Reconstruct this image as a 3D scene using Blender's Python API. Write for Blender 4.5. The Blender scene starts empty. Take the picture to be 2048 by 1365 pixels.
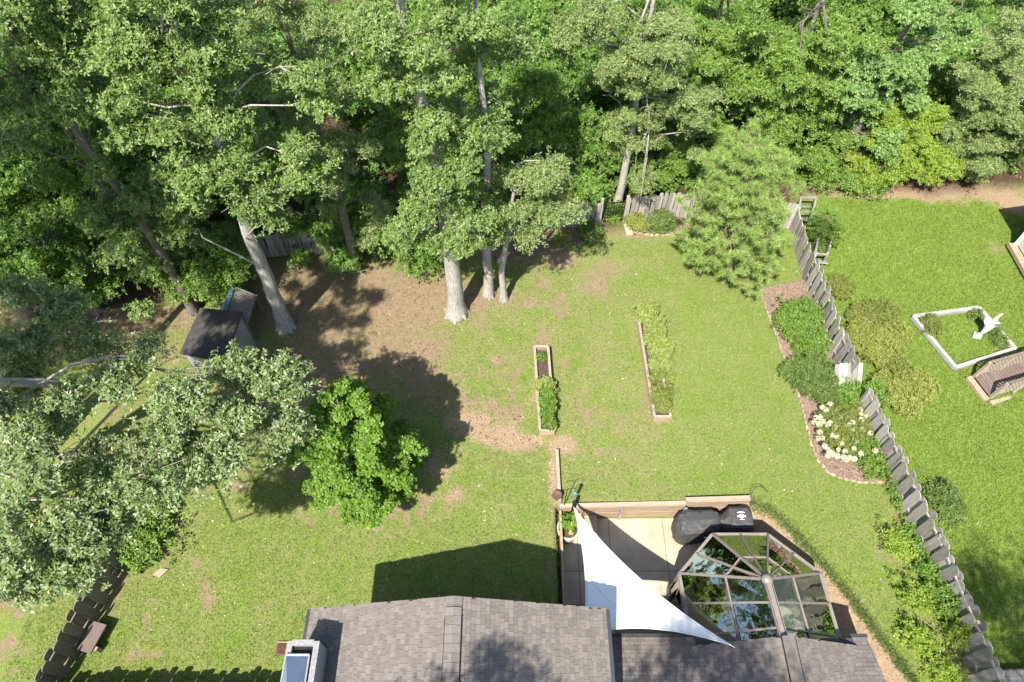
import bpy, math, random
import numpy as np
from mathutils import Vector, Matrix

random.seed(7)
rng = np.random.default_rng(7)
sc = bpy.context.scene
COL = sc.collection
R = math.radians

# ------------------------------------------------------------------ camera, sky, sun, exposure
H = 20.0                      # drone height above the lawn
PITCH = 55.0                  # degrees below the horizon
FPX = 2048 * 24 / 36.0
cam_d = bpy.data.cameras.new('camera')
cam_d.lens = 24; cam_d.sensor_width = 36; cam_d.clip_end = 2000; cam_d.clip_start = 0.1
cam = bpy.data.objects.new('camera', cam_d); COL.objects.link(cam)
cam.location = (0, 0, H); cam.rotation_euler = (R(90 - PITCH), 0, 0)
sc.camera = cam

SUN_AZ, SUN_EL = 25.0, 54.0   # shadows fall towards this azimuth (from +Y to +X)
world = bpy.data.worlds.new('World'); sc.world = world; world.use_nodes = True
wn = world.node_tree.nodes; wl = world.node_tree.links
bg = wn['Background']; sky = wn.new('ShaderNodeTexSky')
sky.sky_type = 'NISHITA'; sky.sun_disc = False
sky.sun_elevation = R(SUN_EL); sky.sun_rotation = R(180 + SUN_AZ)
wl.new(sky.outputs[0], bg.inputs[0]); bg.inputs[1].default_value = 0.11
sun_d = bpy.data.lights.new('sun', 'SUN'); sun_d.energy = 4.8; sun_d.angle = R(0.55)
sun_d.color = (1.0, 0.95, 0.86)
sun = bpy.data.objects.new('sun', sun_d); COL.objects.link(sun)
sd = Vector((math.sin(R(SUN_AZ)) * math.cos(R(SUN_EL)), math.cos(R(SUN_AZ)) * math.cos(R(SUN_EL)), -math.sin(R(SUN_EL))))
sun.rotation_euler = sd.to_track_quat('-Z', 'Y').to_euler(); sun.location = (-20, -30, 50)
sc.view_settings.view_transform = 'Standard'; sc.view_settings.look = 'None'
sc.view_settings.gamma = 1.0; sc.view_settings.use_curve_mapping = False
sc.view_settings.exposure = 1.2
sc.render.engine = 'CYCLES'
sc.cycles.max_bounces = 6; sc.cycles.diffuse_bounces = 3; sc.cycles.glossy_bounces = 3
sc.cycles.transmission_bounces = 4; sc.cycles.transparent_max_bounces = 6
sc.cycles.use_denoising = True

# ------------------------------------------------------------------ measuring helpers
FW = np.array([0, math.cos(R(PITCH)), -math.sin(R(PITCH))])
UP = np.array([0, math.sin(R(PITCH)), math.cos(R(PITCH))])
RT = np.array([1.0, 0, 0])
CAM = np.array([0, 0, H])

def ray(px, py):
    return FW + RT * (px - 1024) / FPX - UP * (py - 682.5) / FPX
def G(px, py, z=0.0):                     # the place at height z seen at that spot of the photograph
    r = ray(px, py); return CAM + r * ((z - H) / r[2])
def PY(px, py, y):                        # the place at distance y
    r = ray(px, py); return CAM + r * (y / r[1])
def depth(p):
    return float(np.dot(np.asarray(p) - CAM, FW))

# ------------------------------------------------------------------ mesh helpers
class MB:
    def __init__(s): s.v = []; s.f = []; s.n = 0
    def add(s, v, f):
        v = np.asarray(v, dtype=float).reshape(-1, 3)
        s.v.append(v); s.f += [tuple(int(i) + s.n for i in q) for q in f]; s.n += len(v); return s
    def box(s, c, size, rz=0.0, ry=0.0, rx=0.0):
        x, y, z = [k / 2 for k in size]
        v = np.array([(-x,-y,-z),(x,-y,-z),(x,y,-z),(-x,y,-z),(-x,-y,z),(x,-y,z),(x,y,z),(-x,y,z)])
        M = np.array(Matrix.Rotation(rz, 3, 'Z') @ Matrix.Rotation(ry, 3, 'Y') @ Matrix.Rotation(rx, 3, 'X'))
        return s.add(v @ M.T + np.asarray(c), [(3,2,1,0),(4,5,6,7),(0,1,5,4),(1,2,6,5),(2,3,7,6),(3,0,4,7)])
    def beam(s, a, b, w, h):              # a bar from a to b, w across, h high
        a = np.asarray(a, float); b = np.asarray(b, float); d = b - a; L = np.linalg.norm(d); d = d / L
        u = np.array([0, 0, 1.0])
        if abs(d[2]) > .95: u = np.array([0, 1.0, 0])
        r = np.cross(d, u); r /= np.linalg.norm(r); u = np.cross(r, d)
        r = r * w / 2; u = u * h / 2
        v = [a-r-u, a+r-u, a+r+u, a-r+u, b-r-u, b+r-u, b+r+u, b-r+u]
        return s.add(v, [(0,1,2,3),(7,6,5,4),(1,0,4,5),(2,1,5,6),(3,2,6,7),(0,3,7,4)])
    def prism(s, poly, z0, z1):           # poly: list of xy(counter-clockwise)
        n = len(poly); v = [(p[0], p[1], z0) for p in poly] + [(p[0], p[1], z1) for p in poly]
        f = [tuple(range(n - 1, -1, -1)), tuple(range(n, 2 * n))] + [(i, (i+1) % n, n + (i+1) % n, n + i) for i in range(n)]
        return s.add(v, f)
    def tube(s, pts, rad, seg=7, cap=True, wob=0.0):
        pts = np.asarray(pts, float); n = len(pts); rad = np.broadcast_to(np.asarray(rad, float), (n,))
        tan = np.gradient(pts, axis=0); tan /= np.linalg.norm(tan, axis=1)[:, None] + 1e-9
        ref = np.array([1.0, 0, 0]) if abs(tan[0][0]) < .8 else np.array([0, 1.0, 0])
        V = []
        ang = np.linspace(0, 2 * math.pi, seg, endpoint=False)
        for i in range(n):
            a = np.cross(tan[i], ref); a /= np.linalg.norm(a) + 1e-9; b = np.cross(tan[i], a)
            rr = rad[i] * (1 + wob * rng.uniform(-1, 1, seg))
            V.append(pts[i] + np.cos(ang)[:, None] * a * rr[:, None] + np.sin(ang)[:, None] * b * rr[:, None])
        V = np.concatenate(V)
        F = [(i*seg+j, i*seg+(j+1) % seg, (i+1)*seg+(j+1) % seg, (i+1)*seg+j) for i in range(n-1) for j in range(seg)]
        if cap: F += [tuple(range(seg - 1, -1, -1)), tuple((n-1)*seg + j for j in range(seg))]
        return s.add(V, F)
    def lathe(s, c, prof, seg=20):        # prof: (r, z)
        V = []; F = []; m = len(prof)
        for r, z in prof:
            for j in range(seg):
                a = 2 * math.pi * j / seg; V.append((c[0] + r*math.cos(a), c[1] + r*math.sin(a), c[2] + z))
        for i in range(m-1):
            for j in range(seg): F.append((i*seg+j, i*seg+(j+1) % seg, (i+1)*seg+(j+1) % seg, (i+1)*seg+j))
        F.append(tuple(range(seg-1, -1, -1))); F.append(tuple((m-1)*seg + j for j in range(seg)))
        return s.add(V, F)
    def mesh(s, name, off=(0, 0, 0)):
        v = np.concatenate(s.v) - np.asarray(off)
        me = bpy.data.meshes.new(name); me.from_pydata(v.tolist(), [], s.f); me.update(); return me

def tri_mesh(name, v, nper):              # v: (N*nper, 3): N loose polygons of nper corners
    v = np.ascontiguousarray(v, dtype=np.float32); n = len(v)
    me = bpy.data.meshes.new(name); me.vertices.add(n); me.vertices.foreach_set('co', v.ravel())
    me.loops.add(n); me.loops.foreach_set('vertex_index', np.arange(n, dtype=np.int32))
    m = n // nper; me.polygons.add(m)
    me.polygons.foreach_set('loop_start', np.arange(m, dtype=np.int32) * nper)
    me.update(calc_edges=True); return me

def idx_mesh(name, v, f):                 # quads or triangles given by an index array
    v = np.ascontiguousarray(v, dtype=np.float32); f = np.ascontiguousarray(f, dtype=np.int32)
    me = bpy.data.meshes.new(name); me.vertices.add(len(v)); me.vertices.foreach_set('co', v.ravel())
    me.loops.add(f.size); me.loops.foreach_set('vertex_index', f.ravel())
    me.polygons.add(len(f)); me.polygons.foreach_set('loop_start', np.arange(len(f), dtype=np.int32) * f.shape[1])
    me.update(calc_edges=True); return me

def smooth(me, on=True):
    me.polygons.foreach_set('use_smooth', np.full(len(me.polygons), on)); return me

def link(name, me, mat=None, parent=None, loc=(0, 0, 0), rot=(0, 0, 0), scale=(1, 1, 1)):
    o = bpy.data.objects.new(name, me); COL.objects.link(o)
    o.location = loc; o.rotation_euler = rot; o.scale = scale
    if mat is not None and me is not None and not len(me.materials): me.materials.append(mat)
    if parent is not None: o.parent = parent
    return o

def thing(name, loc, label, cat, group=None):
    o = bpy.data.objects.new(name, None); COL.objects.link(o); o.location = tuple(loc); o.empty_display_size = .2
    o['label'] = label; o['category'] = cat
    if group: o['group'] = group
    return o
def root_loc(o):
    l = np.array(o.location)
    while o.parent: o = o.parent; l = l + np.array(o.location)
    return l
def part(name, mb, mat, parent, sm=False):    # geometry in world coordinates, hung under parent
    me = mb.mesh(name, root_loc(parent))
    if sm: smooth(me)
    return link(name, me, mat, parent)
def single(name, mb, mat, label, cat, group=None, loc=(0, 0, 0), sm=False):
    me = mb.mesh(name, loc)
    if sm: smooth(me)
    o = link(name, me, mat, None, tuple(loc)); o['label'] = label; o['category'] = cat
    if group: o['group'] = group
    return o
def kind(o, k, label=None, cat=None):
    o['kind'] = k
    if label: o['label'] = label
    if cat: o['category'] = cat
    return o

# ------------------------------------------------------------------ materials
def nodes(name):
    m = bpy.data.materials.new(name); m.use_nodes = True
    nt = m.node_tree; return m, nt, nt.nodes['Principled BSDF']
def nz(nt, scale, detail=3, rough=.6, coord=None):
    n = nt.nodes.new('ShaderNodeTexNoise'); n.inputs['Scale'].default_value = scale
    n.inputs['Detail'].default_value = detail; n.inputs['Roughness'].default_value = rough
    if coord is not None: nt.links.new(coord, n.inputs['Vector'])
    return n.outputs['Fac']
def ramp(nt, fac, stops):
    n = nt.nodes.new('ShaderNodeValToRGB'); e = n.color_ramp.elements
    while len(e) < len(stops): e.new(.5)
    for q, (p, c) in zip(e, stops): q.position = p; q.color = (*c, 1)
    nt.links.new(fac, n.inputs[0]); return n.outputs[0]
def mix(nt, fac, a, b, mode='MIX'):
    n = nt.nodes.new('ShaderNodeMix'); n.data_type = 'RGBA'; n.blend_type = mode
    for sock, val in ((n.inputs[0], fac), (n.inputs[6], a), (n.inputs[7], b)):
        if isinstance(val, (int, float)): sock.default_value = val
        elif isinstance(val, tuple): sock.default_value = (*val, 1)
        else: nt.links.new(val, sock)
    return n.outputs[2]
def math_(nt, op, a, b=0.0, c=None):
    n = nt.nodes.new('ShaderNodeMath'); n.operation = op
    for i, v in enumerate((a, b, c)):
        if v is None: continue
        if isinstance(v, (int, float)): n.inputs[i].default_value = v
        else: nt.links.new(v, n.inputs[i])
    return n.outputs[0]
def bump(nt, p, h, strength=.3, dist=.02):
    b = nt.nodes.new('ShaderNodeBump'); b.inputs['Strength'].default_value = strength; b.inputs['Distance'].default_value = dist
    nt.links.new(h, b.inputs['Height']); nt.links.new(b.outputs[0], p.inputs['Normal'])
def pos(nt): return nt.nodes.new('ShaderNodeNewGeometry').outputs['Position']
def objc(nt): return nt.nodes.new('ShaderNodeTexCoord').outputs['Object']
def isl(nt): return nt.nodes.new('ShaderNodeNewGeometry').outputs['Random Per Island']
def orand(nt): return nt.nodes.new('ShaderNodeObjectInfo').outputs['Random']

def plain(name, a, b=None, rough=.7, scale=6, bmp=.15, rnd=0.0, metal=0.0, stretch=None, spec=.4, contrast=(.3, .7)):
    """two colours blended by noise over the surface, with a per-piece shift"""
    m, nt, p = nodes(name); b = b or tuple(k * .75 for k in a)
    c = pos(nt)
    if stretch:
        mp = nt.nodes.new('ShaderNodeMapping'); mp.inputs['Scale'].default_value = stretch
        nt.links.new(objc(nt), mp.inputs['Vector']); c = mp.outputs[0]
    n1 = nz(nt, scale, 5, .65, c)
    col = ramp(nt, n1, [(contrast[0], b), (contrast[1], a)])
    if rnd:
        s = math_(nt, 'FRACT', math_(nt, 'ADD', orand(nt), isl(nt)))
        v = math_(nt, 'MULTIPLY_ADD', s, 2 * rnd, 1 - rnd)
        hs = nt.nodes.new('ShaderNodeHueSaturation'); nt.links.new(col, hs.inputs['Color']); nt.links.new(v, hs.inputs['Value']); col = hs.outputs[0]
    nt.links.new(col, p.inputs['Base Color']); p.inputs['Roughness'].default_value = rough
    p.inputs['Metallic'].default_value = metal; p.inputs['Specular IOR Level'].default_value = spec
    if bmp: bump(nt, p, nz(nt, scale * 5, 4, .7, c), bmp, .01)
    return m

def leafmat(name, a, b, c=None, trans=.3, rough=.48, spec=.32, stripes=0.0):
    m, nt, p = nodes(name); c = c or a
    r = isl(nt)
    col = ramp(nt, r, [(0, a), (.55, b), (1, c)])
    big = nz(nt, .9, 2, .5, pos(nt))
    hs = nt.nodes.new('ShaderNodeHueSaturation'); nt.links.new(col, hs.inputs['Color'])
    val = math_(nt, 'MULTIPLY_ADD', big, .5, .75)
    if stripes:                                # mower tracks running up the lawn
        sp_ = nt.nodes.new('ShaderNodeSeparateXYZ'); nt.links.new(pos(nt), sp_.inputs[0])
        ph = math_(nt, 'ADD', math_(nt, 'MULTIPLY', sp_.outputs[0], 11.0), math_(nt, 'MULTIPLY_ADD', sp_.outputs[1], 1.3, math_(nt, 'MULTIPLY', nz(nt, .5, 2, .5, pos(nt)), 6.0)))
        val = math_(nt, 'ADD', val, math_(nt, 'MULTIPLY', math_(nt, 'SINE', ph), stripes))
    nt.links.new(val, hs.inputs['Value']); col = hs.outputs[0]
    nt.links.new(col, p.inputs['Base Color']); p.inputs['Roughness'].default_value = rough
    p.inputs['Specular IOR Level'].default_value = spec
    t = nt.nodes.new('ShaderNodeBsdfTranslucent')
    tc = mix(nt, 1.0, col, (1.25, 1.25, .55), 'MULTIPLY'); nt.links.new(tc, t.inputs['Color'])
    ms = nt.nodes.new('ShaderNodeMixShader'); ms.inputs[0].default_value = trans
    nt.links.new(p.outputs[0], ms.inputs[1]); nt.links.new(t.outputs[0], ms.inputs[2])
    nt.links.new(ms.outputs[0], nt.nodes['Material Output'].inputs['Surface'])
    return m

LEAF = {
 'oak':     leafmat('oak_leaves', (.085, .155, .026), (.135, .215, .042), (.27, .32, .13)),
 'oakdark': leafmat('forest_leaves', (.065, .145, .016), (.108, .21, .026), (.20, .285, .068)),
 'oakpale': leafmat('pale_oak_leaves', (.115, .18, .040), (.168, .235, .062), (.31, .34, .16)),
 'forest':  leafmat('bright_forest_leaves', (.085, .17, .018), (.135, .23, .028), (.23, .30, .08)),
 'maple':   leafmat('maple_leaves', (.070, .165, .012), (.125, .235, .020), (.22, .30, .055), .35),
 'yellow':  leafmat('yellow_green_leaves', (.13, .22, .014), (.215, .31, .028), (.32, .38, .08), .35),
 'lush':    leafmat('lush_leaves', (.075, .155, .014), (.12, .21, .024), (.19, .265, .06), .35),
 'olive':   leafmat('olive_leaves', (.11, .14, .020), (.16, .19, .032), (.22, .24, .07)),
 'golden':  leafmat('golden_leaves', (.13, .17, .020), (.205, .235, .04), (.31, .32, .10), .3),
 'gum':     leafmat('sweetgum_leaves', (.10, .19, .035), (.145, .25, .055), (.24, .33, .12)),
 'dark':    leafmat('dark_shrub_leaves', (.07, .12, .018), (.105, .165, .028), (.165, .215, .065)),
 'pine':    leafmat('pine_needles', (.22, .33, .075), (.30, .42, .11), (.40, .48, .18), .35, .55, .3),
 'silver':  leafmat('silvery_oak_leaves', (.095, .155, .035), (.155, .215, .065), (.35, .38, .23)),
 'flower':  leafmat('hydrangea_petals', (.44, .46, .28), (.52, .53, .36), (.60, .59, .46), .2, .7, .2),
 'vine':    leafmat('bean_leaves', (.15, .205, .03), (.21, .255, .055), (.28, .31, .10), .3),
}
BARK = plain('oak_bark', (.46, .43, .385), (.21, .19, .165), .95, 4.5, 1.0, 0, 0, (5, 5, 1.1), .2)
BARK_D = plain('dark_bark', (.20, .17, .14), (.10, .085, .07), .9, 6, .8, 0, 0, (4, 4, .8))
PINEBARK = plain('pine_bark', (.22, .16, .11), (.11, .08, .06), .9, 7, .8)
WOODGREY = plain('weathered_grey_board', (.39, .365, .325), (.19, .175, .15), .85, 2.2, .6, .30, 0, (14, 14, 1.3), .25)
WOODBROWN = plain('mossy_brown_board', (.235, .21, .155), (.13, .115, .08), .85, 2.2, .5, .2, 0, (14, 14, 1.3), .25)
WOODTAN = plain('tan_timber', (.40, .305, .21), (.24, .175, .115), .8, 2.2, .4, .08, 0, (1.0, 8, 8), .3)
WOODPALE = plain('pale_weathered_timber', (.37, .315, .245), (.25, .205, .155), .8, 2.5, .4, .08, 0, (1.6, 8, 8), .3)
CONC = plain('concrete', (.44, .38, .285), (.30, .245, .17), .88, .9, .15, .05, 0, None, .3, (.28, .6))
SHINGLE = plain('asphalt_shingle', (.183, .162, .145), (.130, .114, .101), .95, 22, .5, .16, 0, None, .2)
ROOFBASE = plain('roof_felt', (.08, .075, .07), (.06, .055, .05), .95, 10, .2)
GUTTER = plain('dark_gutter_metal', (.055, .057, .065), (.04, .042, .05), .45, 4, .05, 0, .2)
SIDING = plain('pale_siding', (.55, .54, .50), (.48, .47, .44), .6, 2, .08, .04)
WALLHOUSE = plain('house_wall', (.42, .38, .33), (.36, .33, .29), .7, 3, .1)
SOIL = plain('garden_soil', (.10, .07, .05), (.045, .03, .022), .95, 9, .9)
MULCH = plain('bark_mulch', (.27, .195, .145), (.13, .09, .066), .95, 18, 1.0, .3)
STONE = plain('edging_stone', (.37, .295, .205), (.25, .195, .135), .9, 9, .5, .2)
WHITE = plain('white_paint', (.80, .80, .78), (.70, .70, .68), .55, 5, .1)
WHITEWORN = plain('worn_white_timber', (.40, .385, .36), (.25, .25, .245), .75, 4, .3, .08)
SAILM = plain('white_sail_cloth', (.83, .83, .82), (.79, .79, .78), .8, 3, .03, 0, 0, None, .2)
BLACKCOVER = plain('black_cover_cloth', (.062, .060, .059), (.044, .043, .043), .6, 5, .25, 0, 0, None, .5)
METALDARK = plain('black_iron', (.03, .03, .03), (.02, .02, .02), .5, 8, .1, 0, .6)
BRONZE = plain('bronze_frame', (.25, .215, .19), (.19, .16, .14), .5, 5, .08, .04, .15)
RUST = plain('rusty_iron', (.16, .075, .045), (.09, .045, .03), .8, 12, .3)
STEEL = plain('galvanised_steel', (.55, .55, .55), (.38, .38, .38), .38, 3, .1, 0, .75)
CAPMETAL = plain('blue_grey_sheet_metal', (.42, .45, .50), (.36, .39, .44), .22, 3, .05, 0, .9)
STUCCO = plain('rough_stucco', (.33, .325, .32), (.18, .18, .18), .9, 22, .8)
SHEDROOF = plain('dark_felt_roof', (.075, .070, .066), (.045, .043, .041), 1.0, 4, .3, 0, 0, None, .05)
SHEDWALL = plain('grey_shed_board', (.30, .295, .285), (.22, .215, .21), .7, 3, .15, .06)
CORR = plain('dull_corrugated_sheet', (.27, .255, .22), (.17, .16, .14), .75, 3, .1, 0, 0, None, .2)
BLUE = plain('blue_plastic', (.10, .26, .36), (.07, .20, .30), .45, 4, .05)
RUBBER = plain('black_rubber', (.03, .03, .03), (.02, .02, .02), .7, 8, .2)
TERRA = plain('brown_metal_disc', (.15, .075, .05), (.09, .05, .035), .6, 9, .1)
CREAM = plain('cream_planter', (.60, .54, .42), (.50, .44, .33), .7, 6, .2)
BRICK = plain('red_brown_grate', (.17, .085, .06), (.10, .05, .035), .85, 10, .4, .15)
LITTER = leafmat('dry_leaves', (.10, .065, .04), (.155, .10, .062), (.24, .175, .115), .1, .8, .2)
PALELEAF = leafmat('pale_fallen_leaves', (.40, .36, .27), (.52, .46, .36), (.62, .58, .5), .1, .7, .3)
DECK = plain('brown_deck_board', (.20, .155, .135), (.12, .092, .08), .8, 2.5, .4, .14, 0, (9, 1.2, 9), .3)
def glassmat():
    m, nt, p = nodes('mirror_tinted_glass'); nt.nodes.remove(p)
    g = nt.nodes.new('ShaderNodeBsdfGlossy'); g.inputs['Roughness'].default_value = .006; g.inputs['Color'].default_value = (.66, .66, .58, 1)
    wv = nz(nt, 2.2, 2, .5, pos(nt)); b = nt.nodes.new('ShaderNodeBump'); b.inputs['Strength'].default_value = .16; b.inputs['Distance'].default_value = .03
    nt.links.new(wv, b.inputs['Height']); nt.links.new(b.outputs[0], g.inputs['Normal'])
    t = nt.nodes.new('ShaderNodeBsdfTransparent'); t.inputs['Color'].default_value = (.14, .15, .13, 1)
    ms = nt.nodes.new('ShaderNodeMixShader'); ms.inputs[0].default_value = .72
    nt.links.new(t.outputs[0], ms.inputs[1]); nt.links.new(g.outputs[0], ms.inputs[2])
    nt.links.new(ms.outputs[0], nt.nodes['Material Output'].inputs['Surface']); return m
GLASS = glassmat()

# ------------------------------------------------------------------ the lie of the land
ZP = -0.85                                     # level of the sunken patio
XL = 1.45                                      # left retaining edge of the patio
BANK = [G(x, y)[:2] for x, y in ((1499, 1002), (1548, 1024), (1600, 1076), (1660, 1143), (1718, 1216), (1775, 1292), (1832, 1366))]
BANK += [np.array([BANK[-1][0] + .5, 0.0]), np.array([BANK[-1][0] + .5, -8.0])]
BACKW = [G(1117, 1014)[:2], G(1370, 1008)[:2]]
SUNK = np.array([(XL - .06, -8.0), (XL - .06, BACKW[0][1] + .07), tuple(BACKW[1] + np.array([0, .07]))] + [tuple(b) for b in BANK])
def inside(poly, x, y):
    poly = np.asarray(poly); r = np.zeros(np.shape(x), bool); n = len(poly); j = n - 1
    for i in range(n):
        xi, yi = poly[i]; xj, yj = poly[j]
        c = ((yi > y) != (yj > y)) & (x < (xj - xi) * (y - yi) / (yj - yi + 1e-12) + xi); r ^= c; j = i
    return r
def pdist(line, x, y):
    d = np.full(np.shape(x), 1e9)
    for a, b in zip(line[:-1], line[1:]):
        a = np.asarray(a, float); b = np.asarray(b, float); ab = b - a; L = ab @ ab
        t = np.clip(((x - a[0]) * ab[0] + (y - a[1]) * ab[1]) / L, 0, 1)
        d = np.minimum(d, np.hypot(x - a[0] - t * ab[0], y - a[1] - t * ab[1]))
    return d
def vnoise(x, y, s, seed=0):                   # smooth value noise 0..1
    r = np.random.default_rng(seed).random((64, 64)); x = x / s; y = y / s
    xi = np.floor(x).astype(int); yi = np.floor(y).astype(int); fx = x - xi; fy = y - yi
    fx = fx*fx*(3-2*fx); fy = fy*fy*(3-2*fy); g = lambda a, b: r[a % 64, b % 64]
    return (g(xi, yi)*(1-fx) + g(xi+1, yi)*fx)*(1-fy) + (g(xi, yi+1)*(1-fx) + g(xi+1, yi+1)*fx)*fy
def hz(x, y):
    x = np.asarray(x, float); y = np.asarray(y, float)
    ins = inside(SUNK, x, y); d = pdist(BANK, x, y) + .12 * (vnoise(x, y, .35, 3) - .5)
    t = np.clip(d / .8, 0, 1); z = np.where(ins, ZP * t, 0.0)
    z += .05 * (vnoise(x, y, 2.7, 1) - .5) * (~ins) + .02 * (vnoise(x, y, .5, 2) - .5)
    return np.where(ins & (d > .85), ZP - .02, z)

FENCE_R = [np.array(p) for p in ((11.25, 19.6), (11.15, 17.0), (11.2, 13.4), (12.0, 6.5), (12.15, 4.2), (12.35, 1.0))]
def fence_x(y):
    ys = [p[1] for p in FENCE_R][::-1]; xs = [p[0] for p in FENCE_R][::-1]; return np.interp(y, ys, xs)

# bare earth: (px, py, rx px, ry px, strength)
BARE = [(730, 610, 190, 90, 1.0), (640, 700, 120, 80, .95), (800, 690, 150, 90, .85), (700, 790, 150, 70, .8), (590, 600, 110, 90, 1.0), (250, 600, 220, 110, .9), (560, 830, 70, 90, .55),
        (900, 610, 120, 60, .85), (960, 720, 110, 60, .35), (870, 820, 90, 50, .6), (1190, 590, 60, 46, .6), (1200, 540, 50, 30, .55), (1180, 620, 90, 40, .4), (930, 845, 60, 22, .95), (985, 870, 70, 22, 1.0), (1050, 885, 80, 20, 1.0),
        (1125, 890, 50, 28, 1.0), (1107, 960, 14, 75, .9), (880, 940, 40, 45, .75), (900, 985, 34, 24, .6), (1000, 830, 60, 40, .4), (1085, 760, 26, 110, .6), (1290, 780, 22, 60, .35),
        (1080, 520, 100, 26, .7), (1150, 840, 60, 60, .4), (760, 1065, 80, 18, .35), (730, 1085, 50, 12, .4), (1075, 1060, 55, 28, .3), (1260, 470, 60, 14, .7), (1730, 1040, 30, 20, .25),
        (1795, 1000, 14, 90, .5), (1810, 1180, 60, 120, .45), (1850, 1290, 70, 90, .5), (1800, 380, 250, 22, .9), (2000, 395, 90, 34, .8), (2000, 500, 30, 24, .6), (40, 1190, 80, 40, .8),
        (225, 1180, 30, 70, .7), (330, 960, 22, 120, .5), (1600, 790, 16, 60, .3), (1040, 610, 60, 24, .6), (560, 930, 60, 60, .3)]
BARE_W = []
for px, py, rx, ry, s in BARE:
    c = G(px, py); a = G(px + rx, py); b = G(px, py - ry); BARE_W.append((c[0], c[1], abs(a[0]-c[0]), abs(b[1]-c[1]), s))
def bare(x, y):
    w = np.zeros(np.shape(x))
    nn = vnoise(x, y, 1.1, 11) * .5 + vnoise(x, y, .42, 12) * .32 + vnoise(x, y, .17, 13) * .18
    for cx, cy, rx, ry, s in BARE_W:
        d = np.sqrt(((x-cx)/rx)**2 + ((y-cy)/ry)**2); w = np.maximum(w, s * np.clip(1.45 - d, 0, 1))
    w = np.clip((w * .95 + 1.15 * (nn - .52)) * 1.25 - .12, 0, 1) * (w > .01)
    sp = np.clip((vnoise(x, y, 1.6, 20) * .35 + vnoise(x, y, .6, 21) * .35 + vnoise(x, y, .23, 22) * .3 - .54) * 4.5, 0, .8)
    sp = sp * np.clip((6.5 - x) / 5, 0.05, 1) * (x < fence_x(y))
    bk = np.clip(1.6 - np.abs(pdist(BANK, x, y) - .42) / .36, 0, 1) * inside(SUNK, x, y)
    return np.clip(np.maximum(np.maximum(w, sp), bk * 1.6), 0, 1.6)
SANDY = [(930, 845, 60, 24), (985, 870, 75, 24), (1050, 885, 85, 22), (1125, 890, 55, 30), (1107, 960, 16, 80), (880, 940, 44, 48), (1080, 800, 24, 90), (1800, 380, 260, 26), (2000, 395, 90, 40)]
SANDY_W = []
for px, py, rx, ry in SANDY:
    c = G(px, py); a = G(px + rx, py); b = G(px, py - ry); SANDY_W.append((c[0], c[1], abs(a[0]-c[0]), abs(b[1]-c[1])))
def sand(x, y):
    w = np.zeros(np.shape(x))
    for cx, cy, rx, ry in SANDY_W: w = np.maximum(w, np.clip(1.5 - np.sqrt(((x-cx)/rx)**2 + ((y-cy)/ry)**2) + .9 * (vnoise(x, y, .35, 31) - .5), 0, 1))
    return np.maximum(w, inside(SUNK, x, y) * .85)
def forest(x, y):                              # forest floor beyond the back fence and on the left
    e = np.interp(x, [-40, -14, -9, 1, 6, 11, 12, 19, 24, 40], [13.5, 15.5, 18.2, 19.2, 20.0, 20.0, 21.6, 21.8, 22.5, 24])
    return np.clip((y - e) * 1.2 + .5 + .6 * (vnoise(x, y, .8, 5) - .5), 0, 1)

xs = np.concatenate([[-300, -120, -70], np.arange(-44, -16, 2), np.arange(-16, .9, .2), np.arange(.9, 14.2, .1), np.arange(14.2, 24, .25), np.arange(24, 46, 2), [70, 120, 300]])
ys = np.concatenate([[-300, -100, -40], np.arange(-14, 2, 1), np.arange(2, 9, .1), np.arange(9, 27, .2), np.arange(27, 62, 2), [90, 150, 300]])
gx, gy = np.meshgrid(xs, ys); X = gx.ravel(); Y = gy.ravel(); Z = hz(X, Y)
nx, ny = len(xs), len(ys); ii = (np.arange(ny-1)[:, None] * nx + np.arange(nx-1)[None, :]).ravel()
ground_me = smooth(idx_mesh('ground', np.stack([X, Y, Z], 1), np.stack([ii, ii+1, ii+nx+1, ii+nx], 1)))
lush_v = np.clip((X - fence_x(Y)) * 4, 0, 1) * .9 + np.clip((X - 4) / 6, 0, .45) * (X < fence_x(Y)) + np.clip((9.5 - Y) / 3, 0, .35) * (X < 1)
for nm, arr in (('sand', sand(X, Y)), ('bare', bare(X, Y)), ('forest', forest(X, Y)), ('lush', np.clip(lush_v, 0, 1))):
    a = ground_me.attributes.new(nm, 'FLOAT', 'POINT'); a.data.foreach_set('value', arr.astype(np.float32))
m, nt, p = nodes('lawn_and_earth')
def attr(nt, n):
    a = nt.nodes.new('ShaderNodeAttribute'); a.attribute_name = n; return a.outputs['Fac']
P = pos(nt); n_f = nz(nt, 14, 6, .75, P); n_m = nz(nt, 1.1, 5, .65, P); n_s = nz(nt, 5, 5, .7, P)
dry = ramp(nt, n_f, [(.3, (.13, .145, .045)), (.5, (.20, .20, .075)), (.7, (.31, .275, .145))])
lus = ramp(nt, n_f, [(.3, (.09, .145, .02)), (.55, (.15, .215, .034)), (.78, (.23, .27, .075))])
dry = mix(nt, ramp(nt, n_m, [(.35, (0, 0, 0)), (.7, (1, 1, 1))]), dry, lus)
gr = mix(nt, attr(nt, 'lush'), dry, lus)
ea = ramp(nt, n_s, [(.25, (.155, .108, .062)), (.5, (.235, .170, .10)), (.75, (.325, .25, .16))])
ea = mix(nt, .5, ea, ramp(nt, n_f, [(.3, (.115, .09, .05)), (.7, (.30, .235, .15))]))
ea = mix(nt, attr(nt, 'sand'), ea, ramp(nt, n_f, [(.3, (.19, .135, .08)), (.5, (.30, .215, .135)), (.75, (.41, .315, .215))]))
fo = ramp(nt, n_f, [(.3, (.04, .028, .018)), (.55, (.085, .056, .035)), (.8, (.16, .105, .066))])
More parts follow.
